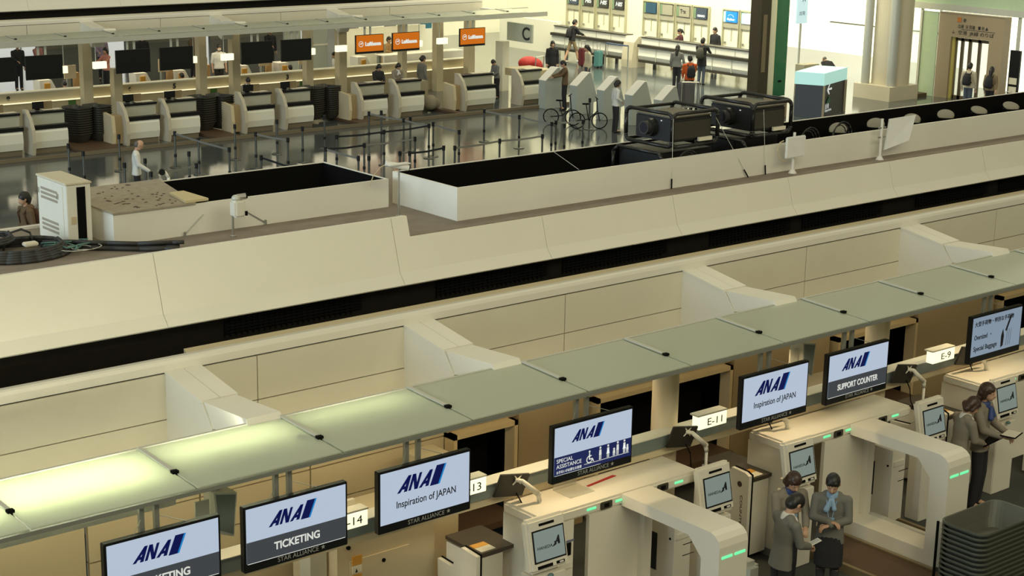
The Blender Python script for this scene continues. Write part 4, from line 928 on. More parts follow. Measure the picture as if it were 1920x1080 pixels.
person('seated clerk in light grey facing the far side at left', 22.5, 48.9, -10, 1.50, mat('light_grey_cloth', (.38, .36, .30), .9), DKC, 'short', HAIRB, FWD, FWDL, sit=True, noface=True, lean=.25)
person('seated clerk in cream facing the far side beside the paper screens', 30.7, 48.9, -10, 1.45, COATC, DKC, 'short', HAIRB, FWD, FWDL, sit=True, noface=True)
for i, (x, y, f, h, c, hr, d) in enumerate(((21.8, 54.6, 150, 1.70, DKC, 'short', 'in black near the leftmost far window'), (23.6, 55.0, 170, 1.66, DKC, 'short', 'in black left of the pink traveller'), (24.6, 55.6, 200, 1.6, mat('rose_cloth', (.35, .16, .15), .8), 'bob', 'in rose-coloured top'), (28.3, 55.0, 160, 1.72, DKC, 'long', 'in black behind the masked staff man'), (30.2, 54.7, 190, 1.70, BRNJ, 'short', 'in brown behind the beige posts'), (27.2, 56.0, 150, 1.65, mat('lilac_cloth', (.30, .22, .30), .8), 'bob', 'in lilac top'), (33.4, 54.6, 170, 1.7, DKC, 'short', 'in black beyond the glass booths'), (36.0, 50.6, 200, 1.6, mat('ochre_cloth', (.30, .17, .06), .8), 'short', 'in ochre top bending at the white counter'))):
    person('traveller %s beyond the far desks' % d, x, y, f, h, c, DKC, hr, HAIRB, FWD, None)
# ================================================================== FAR CHECK-IN ISLAND
CHK = mat('cheek_beige', (.50, .45, .34), .6); DWH = mat('desk_white', (.74, .73, .62), .4, var=.02); DGR = mat('desk_grey_green', (.42, .42, .33), .5); KICK = mat('desk_kick', (.16, .13, .08), .6)
def cdesk(x, label, w_=.98, shelf=False):
    y = 42.9; t = thing('check_in_desk', label, 'check-in desk', (x, y, 0), group='check-in desks of the far island')
    MB().prism([(y+.02, .16), (y-.03, .35), (y-.02, .60), (y+.02, .67), (y+.10, .67), (y+.10, .16)], 'x', x, x+w_).build('front_panel', DWH, t)
    MB().box(x+.02, x+w_-.02, y+.05, y+.6, .004, .16).build('kick_panel', KICK, t)
    MB().box(x, x+w_+.03, y-.02, y+.35, .68, .78).build('ledge', BEZ, t)
    MB().box(x+.04, x+w_, y+.18, y+.24, .78, 1.08).build('upper_panel', DGR, t)
    MB().box(x+.02, x+w_+.02, y+.14, y+.55, 1.08, 1.14).build('counter_top', BEZ, t)
    MB().box(x+w_*.45, x+w_, y+.3, y+.52, 1.141, 1.15).build('white_tray', PAPER, t)
    MB().prism([(y-.12, .004), (y-.20, .35), (y-.16, .7), (y-.02, .98), (y+.22, 1.20), (y+.40, 1.20), (y+.40, .004)], 'x', x-.13, x-.03).build('cheek', CHK, t)
    if shelf: MB().prism([(y-.05, .004), (y-.10, .4), (y-.04, .86), (y+.5, .92), (y+.5, .004)], 'x', x-.52, x-.42).build('side_shelf', BEIGE, t)
    if shelf: MB().box(x-.42, x-.13, y+.1, y+.5, .05, .84).build('side_body', TAN, t)
    return t
cdesk(17.45, 'white-fronted check-in desk cut by the left edge')
for x, lab in ((18.75, 'white-fronted check-in desk with a scale lane, left of the far tray stacks'), (21.54, 'white-fronted check-in desk right of the leftmost tray stacks'), (22.84, 'white-fronted check-in desk under the fourth black monitor'), (25.35, 'white-fronted check-in desk beside the clerk with bowed head'), (26.75, 'white-fronted check-in desk left of the rightmost tray stacks'), (29.5, 'white-fronted check-in desk under the first orange monitor'), (30.93, 'white-fronted check-in desk under the second orange monitor'), (33.58, 'white-fronted check-in desk under the third orange monitor'), (36.0, 'white-fronted check-in desk nearest the C sign')):
    cdesk(x, lab, 1.28 if x == 33.58 else .98, x in (21.54, 25.35, 29.5, 33.58))
for x, w_, side in ((17.5, .32, 'the leftmost desks'), (18.9, .32, 'the desk left of the far trays'), (21.6, .32, 'the desk right of the first trays'), (22.9, .34, 'the desk under the fourth black monitor'), (25.5, .34, 'the desk beside the bowed clerk'), (26.8, .32, 'the desk left of the last trays')):
    t = thing('desk_monitor', 'small black desk monitor on %s' % side, 'monitor', (x, 43.3, 1.142), group='small black desk monitors')
    MB().box(x, x+w_, 43.25, 43.28, 1.19, 1.38).build('screen', BEZ, t); MB().box(x+.1, x+.2, 43.24, 43.34, 1.152, 1.19).build('stand', BLACK, t)
    MB().box(x+.38, x+.62, 43.36, 43.42, 1.152, 1.36).build('document_holder', mat('brown_board', (.20, .15, .08), .7), t)
# lane belts and weighing floor
for i, (a, b) in enumerate(((14.5, 16.5), (19.85, 21.1), (24.0, 24.75), (28.95, 29.6), (32.75, 33.0))):
    o = one('luggage_lane', MB().box(a, b, 42.2, 46.9, .006, .09), BROWN, ['brown luggage belt lane at the left edge', 'brown luggage belt lane under the first tray stacks', 'brown luggage belt lane under the second tray stacks', 'brown luggage belt lane under the third tray stacks', 'narrow brown luggage belt lane left of the third orange monitor'][i], 'conveyor belt')
one('lane_threshold', MB().box(14, 38, 42.05, 42.12, .004, .10), KICK, 'low brown threshold along the foot of the far desks', 'threshold')
for x, wh in ((20.42, 'first'), (21.03, 'second'), (24.38, 'third'), (24.99, 'fourth'), (28.2, 'fifth'), (28.81, 'sixth')):
    stack(TR2, x, 43.75, 12, .065, .25, 'dark baggage tray in the %s far stack from the left' % wh, 'dark baggage trays between the far desks', 'x', .092)
# back counter wall and posts under the far canopy
t = thing('back_counter', 'long beige back counter behind the far desks', 'counter', (14, 47.6, 0))
MB().box(14, 37.5, 47.7, 47.8, 0, .72).build('lower_wall', mat('back_wall_tan', (.42, .35, .22), .7, var=.08), t)
MB().box(14, 37.5, 47.6, 47.66, .72, 1.0).build('upper_band', BEIGE, t)
MB().box(14, 37.5, 47.55, 47.9, 1.0, 1.03).build('top_edge', mat('bright_edge', (.85, .82, .66), .4), t)
MB().box(14, 37.5, 47.50, 47.6, .70, .725).build('light_strip', mat('strip_glow', (.8, .8, .6), .5, emit=(1, .93, .60), es=.9), t)
for x, n_ in ((20.0, '8'), (23.95, '6'), (25.5, '5'), (29.7, '3')): text(n_, INK, t, (x, 47.59, .78), size=.22, bold=.01)
for x, wd, z1, wh in ((22.25, .30, 2.62, 'right of the second black monitor'), (23.25, .28, 1.6, 'under the third black monitor'), (26.2, .26, 2.62, 'left of the masked staff man'), (27.4, .28, 2.62, 'right of the masked staff man'), (30.2, .26, 2.62, 'left of the glass booths'), (31.5, .30, 2.62, 'right of the glass booths'), (35.6, .28, 2.62, 'left of the third orange monitor'), (34.1, .2, 2.62, 'behind the second orange monitor'), (37.0, .3, 2.62, 'beside the C sign')):
    one('square_post', MB().box(x, x+wd, 47.1, 47.38, 0, z1), BEIGE, 'square beige post '+wh, 'post', 'square beige posts of the far island')
for x, wh in ((22.0, 'left of the third black monitor'), (24.0, 'right of the third black monitor'), (26.9, 'beside the masked staff man'), (30.3, 'below the left glass booth'), (31.9, 'behind the first dark-vested clerk'), (34.3, 'under the standing staff woman'),  (19.6, 'at the left edge')):
    one('green_notice', MB().box(x, x+.24, 47.68, 47.698, .42, .66), GREENS, 'small green notice on the back wall '+wh, 'notice', 'green notices on the back wall')
for x, z_, wh in ((25.2, .35, 'left'), (29.9, .30, 'right')):
    one('paper_notice', MB().box(x, x+.26, 47.68, 47.698, z_+.1, z_+.32), PAPT, 'small tan paper on the back wall, %s one' % wh, 'notice')
# hanging monitors of the far island
def farmon(x, kind, label):
    w_ = 1.10; t = thing('hanging_monitor', label, 'hanging monitor', (x, 45.1, 1.72), group=None)
    MB().box(x, x+w_, 45.1, 45.16, 1.72 if kind == 'off' else 1.79, 2.40).build('housing', BEZ, t)
    if kind != 'off':
        s = MB().box(x+.02, x+w_-.02, 45.095, 45.1, 1.86, 2.385).build('screen', ORNG, t)
        text('Lufthansa', LETW, s, (x+.36, 45.092, 2.05), width=.64, size=.16, bold=.012)
        m = MB()
        for k in range(20):
            a = 2*PI*k/20; m.box(x+.20+.085*math.cos(a)-.011, x+.20+.085*math.cos(a)+.011, 45.09, 45.093, 2.11+.085*math.sin(a)-.011, 2.11+.085*math.sin(a)+.011)
        m.prism([(x+.14, 2.10), (x+.24, 2.10), (x+.26, 2.16), (x+.17, 2.13)], 'y', 45.09, 45.093)
        m.build('emblem', LETW, s)
    MB().box(x+.40, x+.46, 45.2, 45.24, 2.0, 2.84).build('hanger_post', LGREY, t); MB().box(x+.62, x+.68, 45.2, 45.24, 2.0, 2.84).build('hanger_post', LGREY, t)
    MB().box(x+.35, x+.73, 45.16, 45.24, 1.95, 2.25).build('wall_plate', GREYM, t)
for x, wh in ((18.14, 'cut by the left edge'), (19.58, 'second from the left'), (22.35, 'third from the left, right of a beige post'), (23.78, 'fourth from the left'), (26.56, 'fifth from the left'), (28.0, 'sixth from the left, beside the glass booths')):
    farmon(x, 'off', 'switched-off black hanging monitor, '+wh)
for x, wh in ((30.8, 'leftmost of three'), (32.26, 'middle of three'), (35.06, 'rightmost of three')): farmon(x, 'on', 'orange airline hanging monitor, '+wh)
for x, z_, wh in ((21.75, 1.98, 'left of the third black monitor'), (20.75, 1.92, 'right of the second black monitor'), (26.0, 1.96, 'in front of the masked staff man'), (24.95, 1.95, 'right of the fourth black monitor'), (29.2, 1.95, 'right of the sixth black monitor'), (30.2, 1.98, 'left of the first orange monitor'), (33.45, 1.97, 'right of the second orange monitor'), (34.3, 2.0, 'left of the third orange monitor')):
    q = one('number_lamp', MB().box(x, x+.40 if x not in (20.75, 24.95, 29.2, 33.45) else x+.18, 45.3, 45.42, z_-.10, z_+.10), NUML, 'small lit number lamp '+wh, 'number lamp', 'small lit number lamps')
    MB().cyl((x+.08, 45.36, z_+.10), (x+.08, 45.36, 2.84), .012).build('drop_rod', LGREY, q)
# rear machines
for x, z_, wh in ((22.9, 1.2, 'leftmost'), (26.2, 1.2, 'behind the fourth black monitor'), (27.6, 1.15, 'left of the masked staff man'), (30.0, 1.15, 'under the fifth black monitor'), (31.6, 1.1, 'left of the glass booths'), (34.9, 1.2, 'under the third orange monitor')):
    t = thing('desk_terminal', 'white rear desk terminal with tan back and orange label, '+wh, 'terminal', (x-.9, 49.6, 0), group='rear desk terminals')
    MB().prism([(x-.9, 0), (x-.45, 0), (x-.42, .8), (x-.55, 1.05), (x-.95, 1.05)], 'y', 49.6, 50.1).build('pedestal', WHITE, t)
    MB().box(x-.80, x-.62, 49.55, 49.6, .45, .95).build('label', YEL, t)
    MB().box(x-.45, x+.5, 49.5, 50.1, .3, .62).build('dark_shelf', BLACK, t)
    MB().box(x-.10, x+.30, 49.62, 49.66, z_-.16, z_+.26).build('screen_back', PAPT, t)
    MB().box(x+.02, x+.12, 49.66, 49.8, .6, z_-.1).build('stand', GREYM, t)
    MB().box(x+.3, x+.45, 49.7, 49.9, .62, z_).build('scanner', mat('tan_scanner', (.50, .30, .12), .6), t)
for i, (x, w_) in enumerate(((32.4, .7), (33.45, .8))):
    t = thing('glass_booth', 'tall pale grey glass booth panel, %s of the two' % ['left', 'right'][i], 'booth', (x, 52, 0))
    MB().box(x, x+w_, 52, 52.08, 0, 2.5).build('panel', mat('booth_grey', (.42, .46, .42), .3), t); MB().box(x, x+w_, 51.97, 52.0, 1.25, 1.3).build('handle_bar', WHITE, t)
t = thing('white_work_counter', 'white work counter behind the orange monitors', 'counter', (33.0, 48.6, 0))
MB().box(34.4, 38.0, 48.6, 48.7, 0, 1.15).build('front', WHITE, t); MB().box(34.4, 38.0, 51.0, 51.1, 0, 1.9).build('partition', EW, t); MB().box(34.4, 38, 48.6, 49.2, 1.15, 1.18).build('top', WHITE, t)
for x, z_, c, wh in ((38.2, 2.3, (.02, .08, .13), 'large'), (39.2, 2.0, (.02, .13, .20), 'small')):
    one('blue_crate', MB().box(x, x+.9 if wh == 'large' else x+.6, 53.0, 53.6, z_-.5, z_), mat('crate_blue_'+wh, c, .5), wh+' blue crate on the shelf right of the second orange monitor', 'crate')
one('crate_shelf', MB().box(38.0, 39.15, 52.9, 53.7, 0, 1.8).box(39.15, 40.2, 52.9, 53.7, 0, 1.5), EW, 'white shelf unit carrying the blue crates', 'shelf')
one('grey_chest', MB().box(32.1, 32.75, 43.8, 44.4, .0, .95), mat('chest_tan', (.33, .29, .20), .6), 'tan machine housing between the desks under the staff woman', 'machine')
one('luggage_bundle', MB().sph((32.55, 43.4, .30), (.25, .25, .25)).sph((32.8, 43.5, .24), (.18, .2, .2)), mat('bundle_cloth', (.28, .25, .18), .9), 'pale bundled bags on the floor left of the third orange desk', 'bag', voxel=.03)
one('round_bollard', MB().cyl((36.5, 42.4, .004), (36.5, 42.4, .22), .13).cyl((36.9, 42.2, .004), (36.9, 42.2, .20), .1), mat('tan_drum', (.42, .30, .15), .5), 'small tan drums at the foot of the last desk', 'drum')
# the C board
t = thing('island_letter_board', 'pale board with a large letter C at the end of the far island', 'letter board', (37.95, 45.0, 1.7))
MB().box(37.95, 38.03, 44.75, 46.1, 1.78, 2.42).build('board', mat('board_grey', (.50, .53, .43), .5), t)
text('C', INK, t, (37.94, 45.05, 1.88), size=.62, bold=.012, rot=(PI/2, 0, -PI/2), center=True)
t = thing('island_end_post', 'cream end post and shelf under the C board', 'post', (38.0, 45.6, 0))
MB().box(37.6, 37.9, 45.9, 46.3, 0, 1.75).build('post', CREAM, t); MB().box(36.9, 38.0, 43.6, 44.9, .75, 1.0).build('shelf', BEIGE, t)
# self-service kiosks in a row
def sskiosk(y, label):
    x = 36.05; t = thing('self_service_kiosk', label, 'self-service kiosk', (x, y, 0), group='grey self-service kiosks')
    MB().prism([(x, .004), (x, .95), (x+.5, 1.33), (x+.60, 1.33), (x+.86, .62), (x+1.0, .50), (x+1.0, .42), (x+.75, .36), (x+.75, .004)], 'y', y, y+.34).build('side_shell', mat('kiosk_grey', (.40, .43, .39), .35), t)
    MB().prism([(x-.01, .95), (x+.5, 1.345), (x+.61, 1.345), (x+.5, 1.32), (x, .93)], 'y', y-.01, y+.35).build('top_edge', WHITE, t)
    MB().prism([(x+.63, 1.26), (x+.85, .66), (x+.87, .66), (x+.65, 1.26)], 'y', y+.03, y+.31).build('screen', mat('kiosk_teal', (.1, .2, .2), .2, emit=(.06, .12, .12), es=1), t)
    return t
for y, wh in ((41.75, 'used by the man in brown'), (40.2, 'second from the left'), (38.9, 'behind the woman in white shirt'), (37.6, 'fourth from the left'), (36.3, 'rightmost, by the orange jacket')): sskiosk(y, 'grey wedge-shaped self-service kiosk, '+wh)
# ================================================================== STANCHIONS
ST = [(19.53,39.43),(17.78,35.67),(18.44,35.91),(17.75,34.3),(20.96,39.1),(19.77,36.19),(20.97,37.87),(19.13,34.68),(20.89,36.18),(17.69,37.66),(17.86,38.85),(22.85,39.25),(22.67,37.87),(20.95,34.76),(24.24,39.36),(22.87,36.61),(24.17,37.95),(25.76,39.3),(24.2,36.35),(22.92,34.92),(24.04,34.85),(27.21,39.2),(27.62,39.17),(22.86,33.39),(23.08,33.26),(27.34,37.69),(27.62,37.76),(27.33,36.50),(27.60,36.66),(25.69,36.31),(25.71,34.94),(24.10,33.38),(24.30,33.25),(25.48,33.40),(25.72,33.25),(27.37,35.2),(30.32,37.81),(27.35,33.45),(30.45,36.37),(28.79,33.42),(30.40,34.90),(30.66,35.02),(30.48,34.45),(31.39,34.7),(34.44,37.79)]
rows = {39: 'row nearest the far desks', 38: 'second row from the far desks', 36: 'middle row', 35: 'second row from the roof boxes', 33: 'row nearest the roof boxes'}
def rowof(y): return min((39.2, 39), (37.9, 38), (36.3, 36), (34.8, 35), (33.4, 33), key=lambda k: abs(k[0]-y))[1]
t0 = thing('stanchion', 'x', 'stanchion', (0, 0, 0), group='retractable belt stanchions in the hall')
MB().cyl((0, 0, .004), (0, 0, .02), .16, .15, 20).build('base', POST, t0)
MB().cyl((0, 0, .02), (0, 0, .95), .028, n=12).build('pole', POST, t0)
MB().cyl((0, 0, .84), (0, 0, .955), .042, n=12).cyl((0, 0, .955), (0, 0, .965), .038).build('belt_cassette', BEZ, t0)
MB().cyl((0, 0, .28), (0, 0, .36), .038, n=12).build('lower_cassette', BEZ, t0)
order = {}
for p in ST: order.setdefault(rowof(p[1]), []).append(p)
ords = ['first', 'second', 'third', 'fourth', 'fifth', 'sixth', 'seventh', 'eighth', 'ninth', 'tenth', 'eleventh', 'twelfth', 'thirteenth', 'fourteenth']
first = True
for r_, L_ in order.items():
    for i, (x, y) in enumerate(sorted(L_)):
        lab = 'dark belt stanchion, %s from the left in the %s' % (ords[i], rows[r_])
        if first: t0.location = (x, y, 0); t0['label'] = lab; first = False
        else: dup(t0, (x, y, 0), lab)
BELTS = [((20.96,39.1),(20.89,36.18),'g'),((22.67,37.87),(22.87,36.61),'g'),((20.95,34.76),(20.9,32.6),'n'),((24.04,34.85),(22.92,34.92),'n'),((24.2,36.35),(25.69,36.31),'n'),((25.69,36.31),(27.33,36.50),'n'),((27.21,39.2),(27.34,37.69),'g'),((27.34,37.69),(27.33,36.50),'g'),((24.04,34.85),(25.71,34.94),'g'),((22.86,33.39),(22.92,34.92),'g'),((24.30,33.25),(25.48,33.40),'n'),((25.72,33.25),(27.35,33.45),'g'),((27.35,33.45),(28.79,33.42),'g'),((27.60,36.66),(27.37,35.2),'g'),((30.32,37.81),(30.45,36.37),'g'),((30.45,36.37),(30.40,34.90),'g'),((30.66,35.02),(31.39,34.7),'g'),((19.13,34.68),(17.75,34.3),'g')]
for i, (a, b, c) in enumerate(BELTS):
    a = Vector((*a, .90)); b = Vector((*b, .90)); d = (b-a).normalized(); a += d*.05; b -= d*.05; n_ = Vector((-d.y, d.x, 0))*.003
    m = MB(); mid = (a+b)/2-Vector((0, 0, .02)); hz = Vector((0, 0, .025)); P = [a, mid, b]
    V = [[m.bm.verts.new(p+s1*n_+s2*hz) for s1, s2 in ((-1, -1), (1, -1), (1, 1), (-1, 1))] for p in P]
    for A, B in zip(V[:-1], V[1:]):
        for k in range(4): m.bm.faces.new((A[k], A[(k+1) % 4], B[(k+1) % 4], B[k]))
    m.bm.faces.new(V[0][::-1]); m.bm.faces.new(V[-1])
    ra = rowof(BELTS[i][0][1]); rb = rowof(BELTS[i][1][1])
    sh = {39: 'far-desk row', 38: 'second row', 36: 'middle row', 35: 'fourth row', 33: 'nearest row'}; where = ('along the '+sh[ra]) if ra == rb else ('between %s and %s' % (sh[ra], sh[rb]))
    one('retractable_belt', m, BELTN if c == 'n' else BELTG, ('navy' if c == 'n' else 'grey')+' retractable belt '+where+', '+('left' if a.x < 22 else 'centre-left' if a.x < 25.2 else 'centre' if a.x < 27 else 'right' if a.x < 28.5 else 'far right')+' part', 'belt barrier', 'retractable belts')
# tablet stand near the white-shirted man, bicycles, trolleys
t = thing('tablet_stand', 'white tablet stand with a curved arm beside the white-shirted man', 'tablet stand', (17.5, 33.3, 0))
MB().box(17.35, 17.95, 33.1, 33.5, .004, .75).build('body', WHITE, t); MB().tube([(17.65, 33.3, .75), (17.66, 33.3, 1.0), (17.58, 33.3, 1.12), (17.50, 33.3, 1.14)], .035, 8).build('arm', WHITE, t, smooth=True)
MB().cyl((17.48, 33.25, 1.14), (17.50, 33.31, 1.14), .07).build('scanner', BEZ, t); MB().box(17.40, 17.55, 33.08, 33.1, .55, .70).box(17.75, 17.9, 33.08, 33.1, .55, .70).build('screen', BEZ, t)
def bicycle(x, y, rz, label):
    t = thing('folding_bicycle', label, 'bicycle', (x, y, 0), rz)
    for nm, cx in (('rear_wheel', -.35), ('front_wheel', .35)):
        m = MB().tube([(cx+.24*math.cos(a*PI/8), 0, .25+.24*math.sin(a*PI/8)) for a in range(17)], .018, 6)
        for a in range(4): m.cyl((cx-.23*math.cos(a*PI/4), 0, .25-.23*math.sin(a*PI/4)), (cx+.23*math.cos(a*PI/4), 0, .25+.23*math.sin(a*PI/4)), .003, n=5)
        m.build(nm, BLACK, t, world=False)
    MB().tube([(-.35, 0, .25), (0, 0, .30), (.28, 0, .55), (.35, 0, .25)], .02, 6).tube([(0, 0, .3), (-.08, 0, .75)], .018, 6).build('frame', DKC, t, world=False)
    MB().box(-.20, .03, -.06, .06, .75, .79, .01).build('saddle', BLACK, t, world=False)
    MB().tube([(.28, 0, .55), (.24, 0, .95)], .016, 6).tube([(.24, -.25, .95), (.24, .25, .95)], .014, 6).build('handlebar', BLACK, t, world=False)
bicycle(34.3, 38.9, -.9, 'black folding bicycle leaning left of the white-shirted woman')
bicycle(34.5, 37.9, -.6, 'black folding bicycle directly beside the white-shirted woman')
def trolley(x, y, rz, label, load=None, lm=None):
    t = thing('luggage_trolley', label, 'luggage trolley', (x, y, 0), rz)
    MB().box(-.3, .3, -.45, .45, .15, .2).build('platform', GREYM, t, world=False)
    MB().tube([(-.28, -.45, .2), (-.28, -.5, 1.0), (.28, -.5, 1.0), (.28, -.45, .2)], .02, 6).build('handle', STEEL, t, world=False)
    for a, b in ((-.25, -.35), (.25, -.35), (-.25, .35), (.25, .35)): MB().cyl((a-.02, b, .084), (a+.02, b, .084), .08).build('wheel', BLACK, t, world=False)
trolley(39.9, 47.2, .3, 'luggage trolley with a red bag beside the woman in black')
one('red_bag', MB().sph((39.9, 47.2, .72), (.42, .34, .26)).sph((40.15, 47.1, .6), (.3, .28, .3)), RED, 'bright red bag on the luggage trolley', 'bag', voxel=.03)
trolley(39.9, 39.0, -.6, 'luggage trolley behind the person in orange')
one('grey_suitcase', MB().box(39.45, 40.0, 38.7, 39.05, .21, .98, .05), mat('case_grey', (.11, .105, .11), .6), 'large dark grey suitcase standing on the trolley by the orange jacket', 'suitcase')
def case(x, y, w_, d, h, m, label):
    t = thing('suitcase', label, 'suitcase', (x, y, 0))
    MB().box(x, x+w_, y, y+d, .05, h, .04).build('shell', m, t)
    MB().tube([(x+.08, y+d/2, h), (x+.08, y+d/2, h+.3), (x+w_-.08, y+d/2, h+.3), (x+w_-.08, y+d/2, h)], .012, 6).build('pull_handle', STEEL, t)
    for a in (x+.06, x+w_-.06): MB().cyl((a, y+.03, .034), (a, y+.06, .034), .03).build('wheel', BLACK, t)
case(44.7, 49.6, .35, .25, .75, mat('case_red', (.10, .015, .02), .5), 'dark red suitcase beside the striding man')
case(45.0, 49.0, .32, .25, .68, mat('case_teal', (.08, .22, .22), .5), 'teal suitcase right of the dark red one')
case(47.2, 31.6, .5, .3, .62, DKC, 'black suitcase pulled toward the glass doors')
# ================================================================== RIGHT END: COUNTER, BOOTHS, PILLAR, INFO CUBE, ELEVATOR
CW = mat('counter_white', (.82, .82, .74), .4, var=.02); CD = mat('counter_dark', (.045, .04, .03), .4)
def endcounter(y0, y1, label):
    t = thing('service_counter', label, 'counter', (46.6, y0, 0))
    MB().prism([(46.62, .34), (46.54, .5), (46.56, .84), (46.75, .84), (46.75, .34)], 'y', y0, y1).build('lower_front', CW, t)
    MB().box(46.56, 46.8, y0, y1, .24, .34).build('lower_rail', CD, t)
    MB().box(46.48, 46.8, y0, y1, .84, .95).build('ledge', CD, t)
    MB().box(46.70, 46.76, y0, y1, .95, 1.20).build('upper_front', CW, t)
    MB().box(46.66, 47.1, y0, y1, 1.20, 1.235).build('counter_top', CD, t)
    n_ = max(1, round((y1-y0)/.95)); 
    for k in range(1, n_):
        y = y0+(y1-y0)*k/n_
        MB().box(46.525, 46.535, y-.02, y+.02, .34, .84).build('divider', LGREY, t)
        MB().box(46.69, 46.70, y-.02, y+.02, .95, 1.2).build('divider', LGREY, t)
    MB().box(46.8, 46.9, y0+.6, y0+.7, 0, .24).build('foot', CD, t); MB().box(46.8, 46.9, y1-.7, y1-.6, 0, .24).build('foot', CD, t)
endcounter(49.2, 53.6, 'long white service counter with dark rails, left section')
endcounter(41.2, 48.3, 'long white service counter with dark rails, right section')
one('counter_pier', MB().prism([(46.35, 0), (46.35, .3), (46.45, 1.0), (46.7, 1.22), (47.1, 1.22), (47.1, 0)], 'y', 48.45, 49.05), mat('pier_stone', (.55, .50, .37), .6), 'beige pier dividing the long white service counter', 'pier')
one('low_white_wall', MB().box(46.9, 47.1, 53.6, 57.5, 0, 1.35), EW, 'low white wall left of the service counter', 'wall')
t = thing('barrier', 'blue-topped steel barrier in front of the counter pier', 'barrier', (45.7, 48.6, 0))
MB().cyl((45.7, 49.3, .004), (45.7, 49.3, .95), .025).build('post', STEEL, t); MB().cyl((45.8, 48.1, .004), (45.8, 48.1, .95), .025).build('post', STEEL, t); MB().box(45.68, 45.82, 48.1, 49.3, .92, .96).build('blue_rail', mat('blue_rail', (.03, .06, .14), .5), t)
one('small_black_bin', MB().box(45.9, 46.2, 49.9, 50.3, .004, .3), BEZ, 'small black box on the floor under the counter', 'box')
# booths on the end wall
FRM = mat('booth_frame', (.50, .48, .33), .5)
groups_ = [[(57.6, 'HIS', 1, (.06, .08, .12)), (56.6, 'HIS', 0, None), (55.6, 'HIS', 0, None), (54.6, 'HIS', 0, None)], [(52.6, '', 1, None), (51.6, '', 2, None), (50.6, 'Tex', 2, None), (49.6, 'OSANO', 1, (.045, .055, .08))], [(47.9, 'Skyliner', 3, None), (46.9, '', 4, None)]]
DKS = mat('booth_sign_dark', (.045, .045, .042), .5); BLS = mat('booth_sign_blue', (.03, .09, .16), .5); GYS = mat('booth_sign_grey', (.38, .36, .28), .6); GRN = mat('booth_green', (.20, .30, .18), .5)
BLE = mat('booth_blue_lit', (.02, .2, .5), .4, emit=(.02, .20, .62), es=1.0); WHE = mat('booth_white_lit', (.6, .6, .6), .4, emit=(.62, .68, .62), es=1.0)
for gi, g_ in enumerate(groups_):
    for bi, (y, s_, kd, cc) in enumerate(g_):
        wd = .92 if gi else .9
        lab = 'booth with %s sign on the end wall, %s group, %s from the left' % (('dark '+'HIS' if kd in (0,) else s_ if s_ else 'pale') if s_ or kd != 1 else 'blue', ['left', 'middle', 'right'][gi], ords[bi])
        t = thing('counter_booth', lab, 'booth', (50.9, y, 0), group='booths on the end wall')
        MB().box(50.86, 50.98, y-.03, y, .0, 2.15).box(50.86, 50.98, y-wd, y-wd+.03, .0, 2.15).box(50.86, 50.98, y-wd, y, 2.15, 2.2).build('frame', FRM, t)
        MB().box(50.93, 50.97, y-wd*.52, y-wd*.5, .9, 1.5).build('mullion', FRM, t)
        MB().box(50.90, 50.98, y-wd+.03, y-.03, 1.44, 1.66).build('grey_band', GYS, t)
        sm = {0: DKS, 1: BLS if not cc else mat('booth_sign_navy', cc, .5), 2: GYS, 3: BLE, 4: WHE}[kd]
        sg = MB().box(50.84, 50.9, y-wd+.1, y-.22, 1.68, 2.10).build('sign_face', sm, t)
        MB().box(50.84, 50.9, y-.21, y-.09, 1.68, 2.10).build('green_tab', GRN if kd < 3 else CYAN, t)
        if s_:
            text(s_, LETW if kd != 2 else INK, sg, (50.835, y-.30, 1.76 if kd in (1, 3) and s_ != 'HIS' else 1.82), width=.44 if kd != 2 else .34, size=.24 if s_ in ('HIS', 'Tex') else .12, shear=.25 if s_ == 'HIS' else 0, bold=.008, rot=(PI/2, 0, -PI/2))
        if kd == 3:
            m = MB()
            for k in range(12): a = PI*.15+k*PI*.07; m.box(50.83, 50.838, y-.50+.16*math.cos(a)-.012, y-.50+.16*math.cos(a)+.012, 1.86+.12*math.sin(a), 1.88+.12*math.sin(a))
            m.build('swoosh', LETW, sg)
        MB().box(50.92, 50.98, y-.16, y-.10, .78, .86).build('handle', GREYM, t)
# dark column and green glass pier
t = thing('dark_column', 'dark bronze column with panels beside the green glass pier', 'column', (44.1, 39.7, 0))
MB().box(44.12, 44.62, 39.7, 40.2, 0, 8).build('shaft', mat('bronze', (.055, .045, .03), .35, metal=.3), t)
MB().box(44.24, 44.42, 39.67, 39.7, .9, 2.9).build('panel', mat('bronze_light', (.20, .155, .09), .5), t)
t = thing('green_glass_pier', 'tall green glass pier right of the dark column', 'glass pier', (44.75, 39.5, 0))
MB().box(44.72, 45.40, 39.55, 39.75, .02, 8).build('glass', GREENG, t); MB().box(44.64, 44.70, 39.5, 39.8, 0, 8).build('edge_light', mat('pier_edge', (.8, .75, .5), .4), t)  # green pane with a pale non-emitting strip along its left edge
MB().box(45.0, 45.16, 39.53, 39.55, .52, .58).build('handle', BLACK, t)
t = thing('hanging_blue_sign', 'pale blue lit vertical sign right of the green pier', 'sign', (45.9, 39.4, 2.6))
MB().box(45.65, 46.2, 39.4, 39.46, 2.55, 3.9).build('face', mat('pale_blue_lit', (.4, .5, .5), .4, emit=(.42, .60, .66), es=1), t); MB().cyl((45.9, 39.43, 0), (45.9, 39.43, 2.55), .04).build('post', LGREY, t)
text('↑', INK, t, (45.85, 39.395, 3.2), size=.3); text('出発', INK, t, (45.75, 39.395, 2.85), size=.16)
one('beige_cabinet', MB().box(45.6, 46.4, 38.9, 39.3, 0, 1.15), mat('cab_beige', (.52, .46, .32), .6), 'beige cabinet between the green pier and the lit info cube', 'cabinet')
